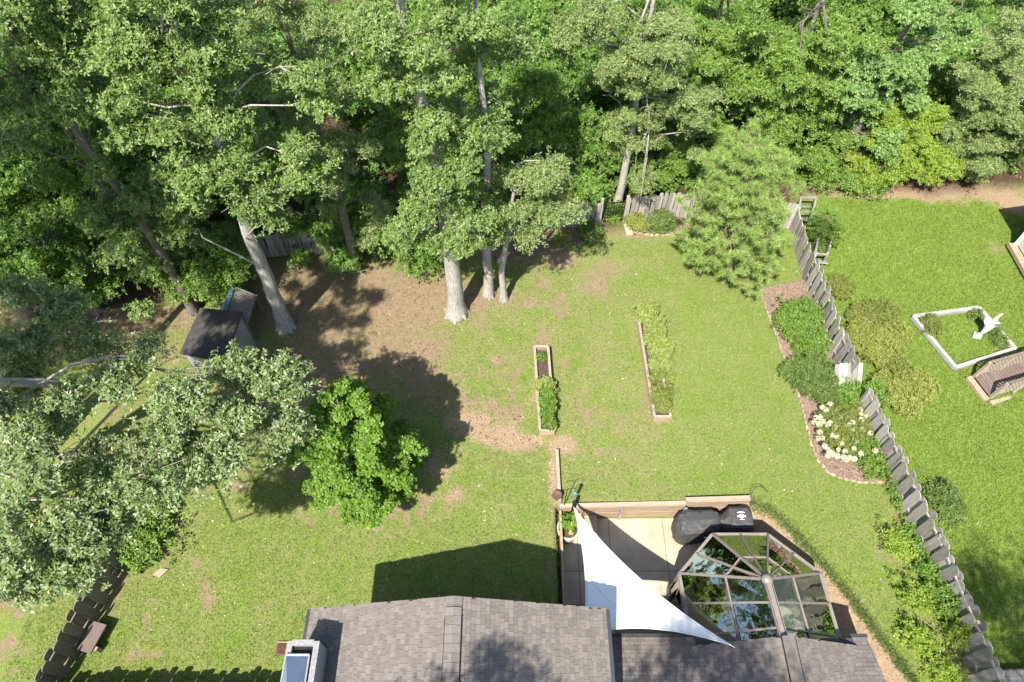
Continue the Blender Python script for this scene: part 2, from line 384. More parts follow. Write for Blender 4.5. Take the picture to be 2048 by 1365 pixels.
bm = math_(nt, 'ADD', attr(nt, 'bare'), math_(nt, 'ADD', math_(nt, 'MULTIPLY_ADD', n_s, .6, -.3), math_(nt, 'MULTIPLY_ADD', n_f, 1.5, -.75))); bm = ramp(nt, bm, [(.28, (0, 0, 0)), (.75, (1, 1, 1))])
nt.links.new(mix(nt, attr(nt, 'forest'), mix(nt, bm, gr, ea), fo), p.inputs['Base Color'])
p.inputs['Roughness'].default_value = .95; p.inputs['Specular IOR Level'].default_value = .15; bump(nt, p, n_f, .9, .05)
g = link('ground', ground_me, m); kind(g, 'structure', 'mown backyard lawn with bare earth patches')

# ------------------------------------------------------------------ beds, patio, edging
EDGE_PX = [(1519, 578), (1530, 612), (1546, 655), (1560, 695), (1574, 738), (1590, 775), (1603, 812), (1612, 850), (1622, 890), (1635, 920), (1656, 945), (1690, 960), (1730, 967), (1785, 966)]
EDGE = [G(*q)[:2] for q in EDGE_PX]
mbd = [tuple(e) for e in EDGE] + [(fence_x(EDGE[-1][1]) - .02, EDGE[-1][1])] + [(fence_x(y) - .02, y) for y in np.arange(EDGE[-1][1] + .6, EDGE[0][1] + .5, .6)] + [(fence_x(EDGE[0][1]) - .02, EDGE[0][1] + .4)]
MULCHBED = np.array(mbd)
def sheet(poly, name, step=.25, dz=.045):
    poly = np.asarray(poly); mb = MB()
    me = mb.prism([tuple(q) for q in poly], -.1, dz).mesh(name); return me
k = link('mulch_bed', sheet(MULCHBED, 'mulch_bed'), MULCH); kind(k, 'structure', 'brown bark mulch bed along the right fence')
bb = [G(*q)[:2] for q in ((1006, 520), (1100, 500), (1150, 492), (1180, 478), (1196, 462), (1199, 449), (1085, 462), (960, 475), (950, 515))]
BACKBED = np.array(bb); k = link('mulch_bed', sheet(BACKBED, 'mulch_bed_b', dz=.03), MULCH); kind(k, 'structure', 'mulch bed under the back fence left of the iron gate')
bb2 = [G(*q)[:2] for q in ((1253, 462), (1300, 470), (1350, 468), (1420, 470), (1420, 420), (1345, 434), (1253, 447))]
BACKBED2 = np.array(bb2); k = link('mulch_bed', sheet(BACKBED2, 'mulch_bed_c', dz=.03), MULCH); kind(k, 'structure', 'mulch bed under the back fence right of the iron gate')

def chips(name, poly, n, size, mat, z=.05, label=None):
    poly = np.asarray(poly); lo = poly.min(0); hi = poly.max(0)
    q = rng.uniform(lo, hi, (n * 3, 2)); q = q[inside(poly, q[:, 0], q[:, 1])][:n]; return scatter(name, q, size, mat, z, label)
def scatter(name, q, size, mat, z, label, lay=.35):
    n = len(q); zz = (hz(q[:, 0], q[:, 1]) if z is None else np.full(n, z)) + rng.uniform(.008, .03, n)
    a = rng.uniform(0, 2 * math.pi, n); L = size * rng.uniform(.5, 1.4, n); W = L * rng.uniform(.25, .6, n)
    d = np.stack([np.cos(a), np.sin(a), rng.normal(0, lay, n)], 1); s = np.stack([-np.sin(a), np.cos(a), rng.normal(0, lay, n)], 1)
    c = np.stack([q[:, 0], q[:, 1], zz], 1)
    v = np.stack([c - d * L[:, None]/2, c + s * W[:, None]/2, c + d * L[:, None]/2, c - s * W[:, None]/2], 1).reshape(-1, 3)
    o = link(name, tri_mesh(name, v, 4), mat); kind(o, 'stuff', label); return o
chips('mulch_chips', MULCHBED, 9000, .075, MULCH, .05, 'loose bark chips on the right mulch bed')
chips('mulch_chips', BACKBED, 3500, .08, MULCH, .04, 'loose bark chips under the back fence')

ed = thing('stone_edging', (EDGE[5][0], EDGE[5][1], 0), 'curved row of tan edging stones along the mulch bed', 'edging')
stone_me = []
for i in range(4):
    mb = MB(); ang = np.linspace(0, 2*math.pi, 8, endpoint=False)
    rr = .5 * rng.uniform(.8, 1.05, 8); ring = np.stack([np.cos(ang)*rr*1.15, np.sin(ang)*rr], 1)
    v = [(*q, 0) for q in ring*1.0] + [(*q, .75) for q in ring*.97] + [(*q, 1.0) for q in ring*.75]
    f = [(a, (a+1) % 8, 8+(a+1) % 8, 8+a) for a in range(8)] + [(8+a, 8+(a+1) % 8, 16+(a+1) % 8, 16+a) for a in range(8)] + [tuple(range(16, 24))]
    me = mb.add(v, f).mesh('stone'); me.materials.append(STONE); stone_me.append(me)
def stones(root, line, step, sx, sy, sz):
    line = np.asarray(line); seg = np.hypot(*np.diff(line, axis=0).T); cum = np.concatenate([[0], np.cumsum(seg)]); rl = root_loc(root)
    for s in np.arange(step/2, cum[-1], step):
        x = np.interp(s, cum, line[:, 0]); y = np.interp(s, cum, line[:, 1]); x2 = np.interp(s+.05, cum, line[:, 0]); y2 = np.interp(s+.05, cum, line[:, 1])
        link('stone', random.choice(stone_me), None, root, (x - rl[0] + random.uniform(-.012, .012), y - rl[1] + random.uniform(-.012, .012), float(hz(x, y)) - .02 - rl[2]), (random.uniform(-.06, .06), random.uniform(-.06, .06), math.atan2(y2-y, x2-x) + random.uniform(-.12, .12)),
             (sx*random.uniform(.85, 1.1), sy*random.uniform(.85, 1.15), sz*random.uniform(.8, 1.2)))
stones(ed, EDGE, .20, .20, .095, .085)
e2 = thing('stone_edging', (2.9, 18.6, 0), 'short stone edging of the mulch bed left of the iron gate', 'edging')
stones(e2, [G(*q)[:2] for q in ((1100, 503), (1150, 494), (1184, 478), (1199, 459))], .22, .21, .11, .09)
e3 = thing('stone_edging', (5.8, 19.4, 0), 'short stone edging of the mulch bed right of the iron gate', 'edging')
stones(e3, [G(*q)[:2] for q in ((1254, 464), (1300, 472), (1350, 471))], .22, .21, .11, .09)

# patio slabs
pt = thing('concrete_patio', (3.5, 6, ZP), 'sunken pale concrete patio made of jointed slabs', 'patio')
gx_ = [XL + .06, G(1151, 1145, ZP)[0], G(1222, 1115, ZP)[0], G(1335, 1130, ZP)[0], G(1400, 1090, ZP)[0], 7.15]
gx_[1] = 2.02
gy_ = [2.6, G(1140, 1210, ZP)[1], G(1145, 1143, ZP)[1], BACKW[0][1] - .05]
for i in range(len(gx_)-1):
    for j in range(len(gy_)-1):
        a, b = gx_[i] + .008, gx_[i+1] - .008; c, d = gy_[j] + .008, gy_[j+1] - .008
        part('slab', MB().prism([(a, c), (b, c), (b, d), (a, d)], ZP - .1, ZP + .02), CONC, pt)
part('joint_bed', MB().box(((gx_[0]+gx_[-1])/2, (gy_[0]+gy_[-1])/2, ZP - .06), (gx_[-1]-gx_[0]-.02, gy_[-1]-gy_[0]-.02, .11)), SOIL, pt)

# retaining wall of timber boards
rw = thing('retaining_wall', (4.4, 7.9, ZP), 'low tan timber retaining wall behind the patio', 'retaining wall')
def wall_boards(a, b, top, nb, th=.09):
    a = np.array([*a, 0]); b = np.array([*b, 0]); hgt = (top - ZP) / nb
    for i in range(nb):
        z = ZP + hgt * (i + .5)
        part('board', MB().beam(a + [0, -.012*(i % 2), z], b + [0, -.012*(i % 2), z], th, hgt - .012), WOODTAN, rw)
    part('cap_board', MB().beam(a + [0, .03, top + .02], b + [0, .03, top + .02], .12, .035), WOODPALE, rw)
bw0 = np.array([XL, BACKW[0][1] - .02]); bw1 = np.array([BACKW[1][0], BACKW[1][1] - .02]); bw2 = np.array([7.28, 8.02])
wall_boards(bw0, bw1, .05, 4); wall_boards(bw1 + [.0, .06], bw2, .16, 4)
for px in (1243, 1370):
    xx = G(px, 1013)[0]; yy = BACKW[0][1] - .08
    part('post', MB().box((xx, yy, (ZP + .04)/2 + .02), (.09, .07, -ZP + .06)), STEEL, rw)
lw = thing('retaining_wall', (XL, 6, ZP), 'thin timber wall along the left side of the patio', 'retaining wall')
for i in range(3):
    part('board', MB().beam((XL + .02, 4.2, ZP + .29*(i+.5)), (XL + .02, BACKW[0][1] - .12, ZP + .29*(i+.5)), .07, .28), WOODTAN, lw)
g0 = G(1113, 905); g1 = G(1119, 1006)
single('timber_edging', MB().beam((g0[0], g0[1], .1), (XL, BACKW[0][1] + .1, .1), .10, .24), WOODPALE, 'straight timber edging running up the lawn from the patio corner', 'edging')
b0 = G(1177, 1050, ZP)
stp = thing('wooden_step', (b0[0], b0[1], ZP), 'small wooden step box against the patio wall under the sail', 'step')
part('riser', MB().box((b0[0], 7.5, ZP + .14), (.42, .46, .26)), WOODTAN, stp); part('tread', MB().box((b0[0], 7.49, ZP + .29), (.46, .52, .04)), WOODPALE, stp)

# ------------------------------------------------------------------ the house
HE, HR = 3.0, 4.08
XE0, XE1, XR = -4.77, 2.22, -1.30
YG = 4.12; YB = -6.0
house = thing('house', (0, 0, 0), 'house with brown grey shingle roofs in the foreground', 'house')
wl_ = MB().prism([(XE0 + .35, YB + .3), (XE1 - .35, YB + .3), (XE1 - .35, YG - .32), (XE0 + .35, YG - .32)], -.05, HE - .02)
for x0 in (XE0 + .35,):
    pass
wl_.add([(XE0+.35, YG-.32, HE-.02), (XE1-.35, YG-.32, HE-.02), (XR, YG-.32, HR-.12)], [(0, 2, 1)])
part('wall', wl_, WALLHOUSE, house)
part('lower_wall', MB().prism([(XE1 - .35, YB + .3), (8.6, YB + .3), (8.6, 3.35), (XE1 - .35, 3.35)], ZP - .1, 1.5), WALLHOUSE, house)

shingle_list = []            # (matrix columns) for every tab of every roof plane
def roof_plane(parent, O, u, s, Lu, Ls, keep=None):
    """O eave corner, u along the eave, s up the slope"""
    O = np.array(O, float); u = np.array(u, float); u /= np.linalg.norm(u); s = np.array(s, float); s /= np.linalg.norm(s)
    n = np.cross(u, s); n /= np.linalg.norm(n)
    if n[2] < 0: n = -n
    e = .110; k = 0; q = 0.0
    while q < Ls - .02:
        a = -random.uniform(0, .15)
        while a < Lu:
            w = random.choice((.11, .13, .15, .17, .20)); b = min(a + w, Lu); a0 = max(a, 0)
            if b - a0 > .04:
                c = O + u * (a0 + b) / 2 + s * (q + e * .5) + n * .022
                if keep is None or keep(c): shingle_list.append((c, u, s, n, b - a0 - .006, e + .02, parent))
            a += w
        q += e; k += 1
sl = np.array([XR - XE0, 0, HR - HE]); Lsl = np.linalg.norm(sl)
sr = np.array([XR - XE1, 0, HR - HE]); Lsr = np.linalg.norm(sr)
YV = 2.35                                     # shingles are laid as far as the picture sees
rb = MB()
th = .06
def slab(mb, a, b, c, d, t=.07):
    a, b, c, d = [np.asarray(q, float) for q in (a, b, c, d)]; n = np.cross(b - a, d - a); n /= np.linalg.norm(n)
    if n[2] < 0: n = -n
    mb.add([a, b, c, d, a - n*t, b - n*t, c - n*t, d - n*t], [(0, 1, 2, 3), (7, 6, 5, 4), (0, 4, 5, 1), (1, 5, 6, 2), (2, 6, 7, 3), (3, 7, 4, 0)])
slab(rb, (XE0, YB, HE), (XE0, YG, HE), (XR, YG, HR), (XR, YB, HR))
slab(rb, (XE1, YG, HE), (XE1, YB, HE), (XR, YB, HR), (XR, YG, HR))
roof_main = part('roof', rb, ROOFBASE, house)
roof_plane(roof_main, (XE0, YV, HE), (0, 1, 0), sl, YG - YV, Lsl - .02)
roof_plane(roof_main, (XE1, YV, HE), (0, 1, 0), sr, YG - YV, Lsr - .02)
# plain shingled remainder behind the lens
rm = MB(); rm_n = .012
slab(rm, (XE0, YB, HE + .02), (XE0, YV - .01, HE + .02), (XR, YV - .01, HR + .02), (XR, YB, HR + .02), .015)
slab(rm, (XE1, YV - .01, HE + .02), (XE1, YB, HE + .02), (XR, YB, HR + .02), (XR, YV - .01, HR + .02), .015)
part('roof_covering', rm, SHINGLE, roof_main)
# ridge vent
mb = MB()
for sgn in (-1, 1):
    tilt = math.atan2(HR - HE, 3.47) * sgn
    mb.box((XR + sgn * .085, (YB + 3.72) / 2, HR + .075 - .026), (.19, 3.72 - YB, .012), 0, tilt)
ridge = part('ridge_cap', mb, SHINGLE, roof_main)
ckm = MB()
for yy in np.arange(YV, 3.72, .19):
    for sgn in (-1, 1):
        ckm.box((XR + sgn * .085, yy + .095, HR + .064 + .006), (.186, .182, .01), 0, math.atan2(HR - HE, 3.47) * sgn)
part('cap_shingles', ckm, SHINGLE, roof_main)['kind'] = 'stuff'
part('vent_slot', MB().box((XR - .185, (YB + 3.7)/2, HR - .01), (.014, 3.7 - YB, .07)).box((XR + .185, (YB + 3.7)/2, HR - .01), (.014, 3.7 - YB, .07)), METALDARK, roof_main)
mb = MB()
for yy in (3.83, 4.02):
    for sgn in (-1, 1): mb.box((XR + sgn * .09, yy, HR + .03), (.2, .185, .014), 0, math.atan2(HR - HE, 3.47) * sgn)
part('ridge_end', mb, SHINGLE, roof_main)
for nm, x, y0, y1, z in (('gutter', XE0 - .05, YB, YG - .02, HE - .03), ('gutter', XE1 + .05, YB, YG - .02, HE - .03)):
    part(nm, MB().box((x, (y0 + y1)/2, z), (.11, y1 - y0, .1)), GUTTER, house)
part('fascia', MB().beam((XE0, YG - .03, HE - .09), (XR, YG - .03, HR - .09), .03, .16), WALLHOUSE, house)
part('fascia', MB().beam((XR, YG - .03, HR - .09), (XE1, YG - .03, HE - .09), .03, .16), WALLHOUSE, house)

# lower roof on the right and the small gable over the glass room
LE, YE, SL = 1.52, 3.75, .34
X2 = 8.98
def zlow(y): return LE + (YE - y) * SL
GX, GZ, GY, GH = 6.55, 2.72, 3.56, 2.1         # gable ridge x, height, front y, half width
def zgab(x): return GZ - abs(x - GX) * (GZ - 1.60) / GH
lr = MB()
slab(lr, (XE1 - .3, YE, LE), (X2, YE, LE), (X2, YB, zlow(YB)), (XE1 - .3, YB, zlow(YB)))
roof_low = part('roof', lr, ROOFBASE, house)
def open_part(c): return True
for x0, x1 in ((XE1 - .1, 4.62), (8.6, X2)):
    roof_plane(roof_low, (x0, YE, LE), (1, 0, 0), (0, -1, SL), x1 - x0, .25)
roof_plane(roof_low, (XE1 - .1, YE, LE), (1, 0, 0), (0, -1, SL), X2 - XE1 + .1, 1.6, lambda c: (c[1] < 3.52) and zlow(c[1]) > zgab(c[0]) - .03)
part('gutter', MB().box(((XE1 + .1 + 4.6)/2, YE + .055, LE - .04), (4.6 - XE1 - .1, .11, .1)), GUTTER, house)
part('gutter', MB().box((8.8, YE + .055, LE - .04), (.42, .11, .1)), GUTTER, house)
gr_ = MB()
slab(gr_, (GX - GH, GY, 1.60), (GX, GY, GZ), (GX, YB, GZ), (GX - GH, YB, 1.60), .06)
slab(gr_, (GX, GY, GZ), (GX + GH, GY, 1.60), (GX + GH, YB, 1.60), (GX, YB, GZ), .06)
roof_gab = part('roof', gr_, ROOFBASE, house)
gs = np.array([GH, 0, GZ - 1.60])
roof_plane(roof_gab, (GX - GH, 2.2, 1.60), (0, 1, 0), gs, GY - 2.2, np.linalg.norm(gs) - .02, lambda c: zgab(c[0]) > zlow(c[1]) - .03)
roof_plane(roof_gab, (GX + GH, 2.2, 1.60), (0, 1, 0), gs * [-1, 1, 1], GY - 2.2, np.linalg.norm(gs) - .02, lambda c: zgab(c[0]) > zlow(c[1]) - .03)
part('ridge_cap', MB().box((GX - .075, (GY - 4)/2, GZ + .035), (.17, GY + 4, .014), 0, -math.atan2(GZ - 1.6, GH)).box((GX + .075, (GY - 4)/2, GZ + .035), (.17, GY + 4, .014), 0, math.atan2(GZ - 1.6, GH)), SHINGLE, roof_gab)
part('ridge_slot', MB().box((GX - .16, (GY - 4)/2, GZ - .02), (.012, GY + 3.9, .07)).box((GX + .16, (GY - 4)/2, GZ - .02), (.012, GY + 3.9, .07)), METALDARK, roof_gab)
part('gable_wall', MB().add([(GX - GH, GY - .05, 1.3), (GX + GH, GY - .05, 1.3), (GX + GH, GY - .05, 1.55), (GX, GY - .05, GZ - .06), (GX - GH, GY - .05, 1.55)], [(4, 3, 2, 1, 0)]), WALLHOUSE, house)
# the shingles: largest 300 as pieces, the rest joined
shg = MB().box((0, 0, 0), (1, 1, 1)).mesh('shingle'); shg.materials.append(SHINGLE)
order = sorted(range(len(shingle_list)), key=lambda i: np.linalg.norm(shingle_list[i][0] - CAM + np.array([0, .4, 0]) * (shingle_list[i][0][1])) + (0 if shingle_list[i][6] is roof_main else 9))
rest = {}
for rank, i in enumerate(order):
    c, u, s, n, w, e, par = shingle_list[i]
    t = .016 * random.uniform(.7, 1.6); s2 = s - n * .10; s2 /= np.linalg.norm(s2); n2 = np.cross(u, s2); n2 = n2 if n2[2] > 0 else -n2
    if rank < 300:
        M = Matrix(((u[0]*w, s2[0]*e, n2[0]*t, c[0]), (u[1]*w, s2[1]*e, n2[1]*t, c[1]), (u[2]*w, s2[2]*e, n2[2]*t, c[2]), (0, 0, 0, 1)))
        o = bpy.data.objects.new('shingle', shg); COL.objects.link(o); o.parent = par; o.matrix_local = M
    else:
        mb = rest.setdefault(par.name, (par, MB()))[1]
        du, ds, dn = u*w/2, s2*e/2, n2*t/2
        mb.add([c-du-ds-dn, c+du-ds-dn, c+du+ds-dn, c-du+ds-dn, c-du-ds+dn, c+du-ds+dn, c+du+ds+dn, c-du+ds+dn],
               [(4, 5, 6, 7), (0, 1, 5, 4), (1, 2, 6, 5), (2, 3, 7, 6), (3, 0, 4, 7)])
for par, mb in rest.values():
    o = part('shingles', mb, SHINGLE, par); o['kind'] = 'stuff'

# chimney with a sheet metal cap
CX0, CX1, CY0, CY1, CZ = -4.84, -4.20, .9, 3.16, 4.15
ch = thing('chimney', ((CX0+CX1)/2, (CY0+CY1)/2, 0), 'grey stucco chimney with a blue grey metal cap', 'chimney')
part('shaft', MB().prism([(CX0, CY0), (CX1, CY0), (CX1, CY1), (CX0, CY1)], -.05, CZ - .12), STUCCO, ch)
mb = MB(); w = .09
for (a, b, c, d) in ((CX0-.03, CX0+w, CY0, CY1), (CX1-w, CX1+.03, CY0, CY1), (CX0+w, CX1-w, CY1-w, CY1+.03), (CX0+w, CX1-w, CY0-.03, CY0+w)):
    mb.prism([(a, c), (b, c), (b, d), (a, d)], CZ - .12, CZ)
part('crown', mb, STUCCO, ch)
part('flue_bed', MB().box(((CX0+CX1)/2, (CY0+CY1)/2, CZ - .115), (CX1-CX0-.2, CY1-CY0-.2, .02)), METALDARK, ch)
cm = ((CX0+CX1)/2 - .06, (CY0+CY1)/2 - .12)
a, b, c, d = cm[0]-.25, cm[0]+.25, CY0 - .2, CY1 - .28
zc = CZ + .05
part('metal_cap', MB().add([(a, c, zc), (b, c, zc), (b, d, zc), (a, d, zc), (cm[0], c+.95, zc+.16), (cm[0], d-.95, zc+.16), (a, c, zc-.06), (b, c, zc-.06), (b, d, zc-.06), (a, d, zc-.06)],
     [(0, 1, 4), (1, 2, 5, 4), (2, 3, 5), (3, 0, 4, 5), (6, 7, 1, 0), (7, 8, 2, 1), (8, 9, 3, 2), (9, 6, 0, 3)]), CAPMETAL, ch)
part('cap_rim', MB().beam((a, d, zc - .02), (b, d, zc - .02), .03, .07).beam((b, c, zc - .02), (b, d, zc - .02), .03, .07).beam((a, c, zc - .02), (a, d, zc - .02), .03, .07), STEEL, ch)
for sx in (-.17, .17):
    for dy in (.55, 1.05): part('rivet', MB().lathe((cm[0]+sx, d - dy, zc + .045), [(.016, 0), (.016, .012), (.004, .018)], 8), WHITE, ch)

# ------------------------------------------------------------------ glass room
EZ, AZ = 1.0, 2.5
ev = [G(1395, 1305, EZ), G(1360, 1148, EZ), G(1425, 1070, EZ), G(1535, 1070, EZ), G(1640, 1148, EZ), G(1685, 1300, EZ)]
ev[0][1] = GY - .02; ev[5][1] = GY - .02; ev[0][0] = ev[1][0] + .05
ap = np.array([6.40, 4.93, AZ]); rdg = np.array([6.50, GY - .02, AZ])
sol = thing('glass_conservatory', (6.5, 5.2, ZP), 'conservatory with a faceted mirrored glass roof and bronze bars', 'conservatory')
bar_i = 0
def bar(a, b, w=.075, h=.09, up=.02, nm='glazing_bar'):
    w *= .78
    part(nm, MB().beam(np.asarray(a) + [0, 0, up], np.asarray(b) + [0, 0, up], w, h), BRONZE, sol)
def pane(q):
    q = [np.asarray(k, float) for k in q]; n = np.cross(q[1]-q[0], q[2]-q[0]); n /= np.linalg.norm(n); n = n if n[2] > 0 else -n
    c = sum(q) / len(q); m_ = len(q); j = n * random.uniform(-.004, .004)
    tw = np.array([random.uniform(-.012, .012), random.uniform(-.012, .012)])
    v = [k + j + n * float((k - c)[:2] @ tw) for k in q] + [k + j - n * .012 for k in q]
    f = [tuple(range(m_)), tuple(range(2*m_-1, m_-1, -1))] + [(i, m_+i, m_+(i+1) % m_, (i+1) % m_) for i in range(m_)]
    part('pane', MB().add(v, f), GLASS, sol)
lerp = lambda a, b, t: np.asarray(a)*(1-t) + np.asarray(b)*t
T = .46
for i in (1, 2, 3):                            # three facets of the rounded end
    a, b = ev[i], ev[i+1]; mid = lerp(a, b, .5)
    for p0, p1 in ((a, mid), (mid, b)):
        pane([p0, p1, lerp(ap, p1, T), lerp(ap, p0, T)]); pane([lerp(ap, p0, T), lerp(ap, p1, T), ap])
    bar(mid, ap, .05, .06)
    bar(lerp(ap, a, T), lerp(ap, b, T), .045, .06)
for i in (1, 2, 3, 4): bar(ev[i], ap, .065, .08)
for (e0, e1) in ((ev[1], ev[0]), (ev[4], ev[5])):      # two long slopes
    for t0, t1 in ((0, .4), (.4, .82), (.82, 1.0)):
        for s0, s1 in ((0, 1-T), (1-T, 1)):
            pane([lerp(lerp(e0, e1, t0), lerp(ap, rdg, t0), s0), lerp(lerp(e0, e1, t1), lerp(ap, rdg, t1), s0), lerp(lerp(e0, e1, t1), lerp(ap, rdg, t1), s1), lerp(lerp(e0, e1, t0), lerp(ap, rdg, t0), s1)])
    for t in (.4, .82): bar(lerp(e0, e1, t), lerp(ap, rdg, t), .055, .065)
    bar(lerp(e0, ap, 1-T), lerp(e1, rdg, 1-T), .055, .065)
bar(ap, rdg, .15, .1, .03, 'ridge_beam'); bar(ap + [-.09, 0, .03], rdg + [-.09, 0, .03], .02, .08); bar(ap + [.09, 0, .03], rdg + [.09, 0, .03], .02, .08)
part('finial', MB().lathe(ap + [0, 0, -.02], [(.14, 0), (.14, .07), (.10, .12), (.02, .15)], 14), BRONZE, sol, True)
for i in range(5):
    a, b = ev[i], ev[i+1]
    bar(a, b, .13, .09, -.02, 'eave_beam'); bar(lerp(a, b, 0) + [0, 0, -.03], lerp(a, b, 1) + [0, 0, -.03], .17, .05, -.03, 'gutter')
    bar(np.array([a[0], a[1], ZP + .35]), np.array([b[0], b[1], ZP + .35]), .08, .08, 0, 'sill')
    part('base_panel', MB().beam((a[0], a[1], ZP + .16), (b[0], b[1], ZP + .16), .06, .34), BRONZE, sol)
    for t in (0, .5):
        q = lerp(a, b, t); part('post', MB().box((q[0], q[1], (EZ + ZP)/2), (.08, .08, EZ - ZP - .06)), BRONZE, sol)
    for t in (0, .5):
        q, r_ = lerp(a, b, t + .03), lerp(a, b, t + .47)
        part('pane', MB().beam((q[0], q[1], (EZ + ZP)/2 + .17), (r_[0], r_[1], (EZ + ZP)/2 + .17), .012, EZ - ZP - .5), GLASS, sol)
fl = MB().prism([tuple(e[:2]) for e in reversed(ev)], ZP, ZP + .06); part('floor', fl, DECK, sol)
um = G(1347, 1190, .2)
u_ = thing('closed_parasol', (um[0], um[1], ZP), 'closed black parasol leaning beside the conservatory wall', 'parasol')
part('canopy', MB().tube([(um[0] - .12, um[1] - .12, ZP + .55), (um[0] - .02, um[1] - .02, ZP + .9), (um[0] + .04, um[1] + .05, ZP + 1.45)], [.035, .075, .02], 9), METALDARK, u_)
part('pole', MB().tube([(um[0] - .2, um[1] - .2, ZP + .02), (um[0] + .05, um[1] + .06, ZP + 1.55)], .014, 6), STEEL, u_)

# ------------------------------------------------------------------ shade sail
SA = G(1148, 1016, .62); SB = np.array([1.72, 3.62, 2.42]); SC = G(1462, 1291, 2.32)
sv = []; N = 26
def edge_pull(t): return t * (1 - t) * 4
cen = (SA + SB + SC) / 3
sidx = {}
for i in range(N + 1):
    for j in range(N + 1 - i):
        a, b = i / N, j / N; c = 1 - a - b
        q = SA * a + SB * b + SC * c
        pull = np.zeros(3)
        for (s1, s2, s3, amt, P1, P2) in ((a, b, c, .20, SA, SB), (b, c, a, .36, SB, SC), (a, c, b, .34, SA, SC)):
            w_ = 4 * s1 * s2 / max((s1 + s2)**2, 1e-6) * (1 - s3)**2
            mid = (P1 + P2) / 2; inw = cen - mid; inw = inw / np.linalg.norm(inw); pull += inw * amt * w_
        q = q + pull + np.array([0, 0, -.10]) * 27 * a * b * c
        sidx[(i, j)] = len(sv); sv.append(q)
sf = []
for i in range(N):
    for j in range(N - i):
        sf.append((sidx[(i, j)], sidx[(i+1, j)], sidx[(i, j+1)]))
        if j < N - i - 1: sf.append((sidx[(i+1, j)], sidx[(i+1, j+1)], sidx[(i, j+1)]))
sail = thing('shade_sail', SA, 'white triangular shade sail stretched above the patio', 'shade sail')
o = part('cloth', MB().add(sv, sf), SAILM, sail, True)
md = o.modifiers.new('thick', 'SOLIDIFY'); md.thickness = .012
ed_ab = [sv[sidx[(N - j, j)]] for j in range(N + 1)]; ed_bc = [sv[sidx[(0, j)]] for j in range(N + 1)]; ed_ac = [sv[sidx[(i, 0)]] for i in range(N + 1)]
HEM = plain('sail_hem_webbing', (.70, .70, .69), (.62, .62, .61), .8, 6, .05)
for e_ in (ed_ab, ed_bc, ed_ac): part('hem', MB().tube(np.array(e_) + [0, 0, .004], .016, 5), HEM, sail)
for k_ in (7, 14, 20):
    part('seam', MB().tube([sv[sidx[(i, k_)]] + np.array([0, 0, .004]) for i in range(N + 1 - k_)], .007, 4), HEM, sail)
part('corner_ring', MB().tube([SA + [0, 0, .01], SA + (SA - cen) / np.linalg.norm(SA - cen) * .12], .012, 6), STEEL, sail)
part('corner_ring', MB().tube([SC, SC + (SC - cen) / np.linalg.norm(SC - cen) * .1 + [0, 0, -.02]], .012, 6), STEEL, sail)
part('corner_ring', MB().tube([SB, SB + [.12, -.05, .05]], .012, 6), STEEL, sail)
pp = G(1151, 1013, 0)
single('sail_post', MB().box((SA[0] + .02, SA[1] + .16, (.7 + ZP)/2), (.09, .09, .7 - ZP)), METALDARK, 'short dark post holding the sail at the patio wall', 'post')

# ------------------------------------------------------------------ covered grill
gb = thing('covered_grill', (6.2, 7.2, ZP), 'long barbecue grill under a black fabric cover', 'grill')
gl = G(1352, 1040, -.1)[0]; 
def gsec(px, y0, y1, top, sh=.12, hem=.12):
    x = G(px, 1030, .1)[0]
    return [(x, y0 - .02, ZP + hem), (x, y0, ZP + .55), (x, y0 + .03, top - sh), (x, y0 + sh, top - .02), (x, (y0+y1)/2, top + .01), (x, y1 - sh, top - .02), (x, y1 - .03, top - sh), (x, y1, ZP + .5), (x, y1 + .01, ZP + hem)]
secs = [gsec(1352, 7.10, 7.45, -.05, .1), gsec(1358, 6.96, 7.62, .12), gsec(1372, 6.90, 7.70, .20), gsec(1395, 6.92, 7.72, .22), gsec(1424, 7.02, 7.72, .22), gsec(1434, 7.08, 7.68, .18), gsec(1441, 7.14, 7.58, .08),
        gsec(1447, 7.12, 7.62, .12), gsec(1458, 7.06, 7.76, .30), gsec(1460, 7.05, 7.77, .32), gsec(1497, 7.04, 7.78, .31), gsec(1503, 7.08, 7.74, .20)]
gv = np.array(secs); ns, npnt = gv.shape[:2]
gv = gv + rng.normal(0, .012, gv.shape); gv = gv.reshape(-1, 3)
gf = [(i*npnt+j, (i+1)*npnt+j, (i+1)*npnt+j+1, i*npnt+j+1) for i in range(ns-1) for j in range(npnt-1)]
gf += [tuple(range(npnt)), tuple((ns-1)*npnt + j for j in reversed(range(npnt)))]
o = part('cover', MB().add(gv, gf), BLACKCOVER, gb, True)
md = o.modifiers.new('panels', 'BEVEL'); md.width = .03; md.segments = 2; md.limit_method = 'ANGLE'
md = o.modifiers.new('soft', 'SUBSURF'); md.subdivision_type = 'SIMPLE'; md.levels = 3; md.render_levels = 3
tx = bpy.data.textures.new('cloth_folds', 'CLOUDS'); tx.noise_scale = .16; tx.noise_depth = 2
md = o.modifiers.new('folds', 'DISPLACE'); md.texture = tx; md.strength = .055; md.mid_level = .5; md.texture_coords = 'LOCAL'
tq = [G(px, py, .0) for px, py in ((1405, 1055), (1412, 1057), (1416, 1061))]
part('tie_cord', MB().tube([(q[0], 6.86, q[2]) for q in tq], .012, 5), WHITE, gb)
lg = MB(); lc = G(1483, 1032, .36); lc[2] = .355     # the white print on the cover: an arc of letters over an emblem
for i in range(9):
    a = (i - 4) * .16; lg.box((lc[0] + math.sin(a) * .17, lc[1] + .12 + .05 * (math.cos(a*1.6) - 1), .363), (.021, .03, .006), -a)
for i, w in enumerate((.10, .21, .12, .15, .07)): lg.box((lc[0], lc[1] + .045 - i * .028, .363), (w, .02, .006))
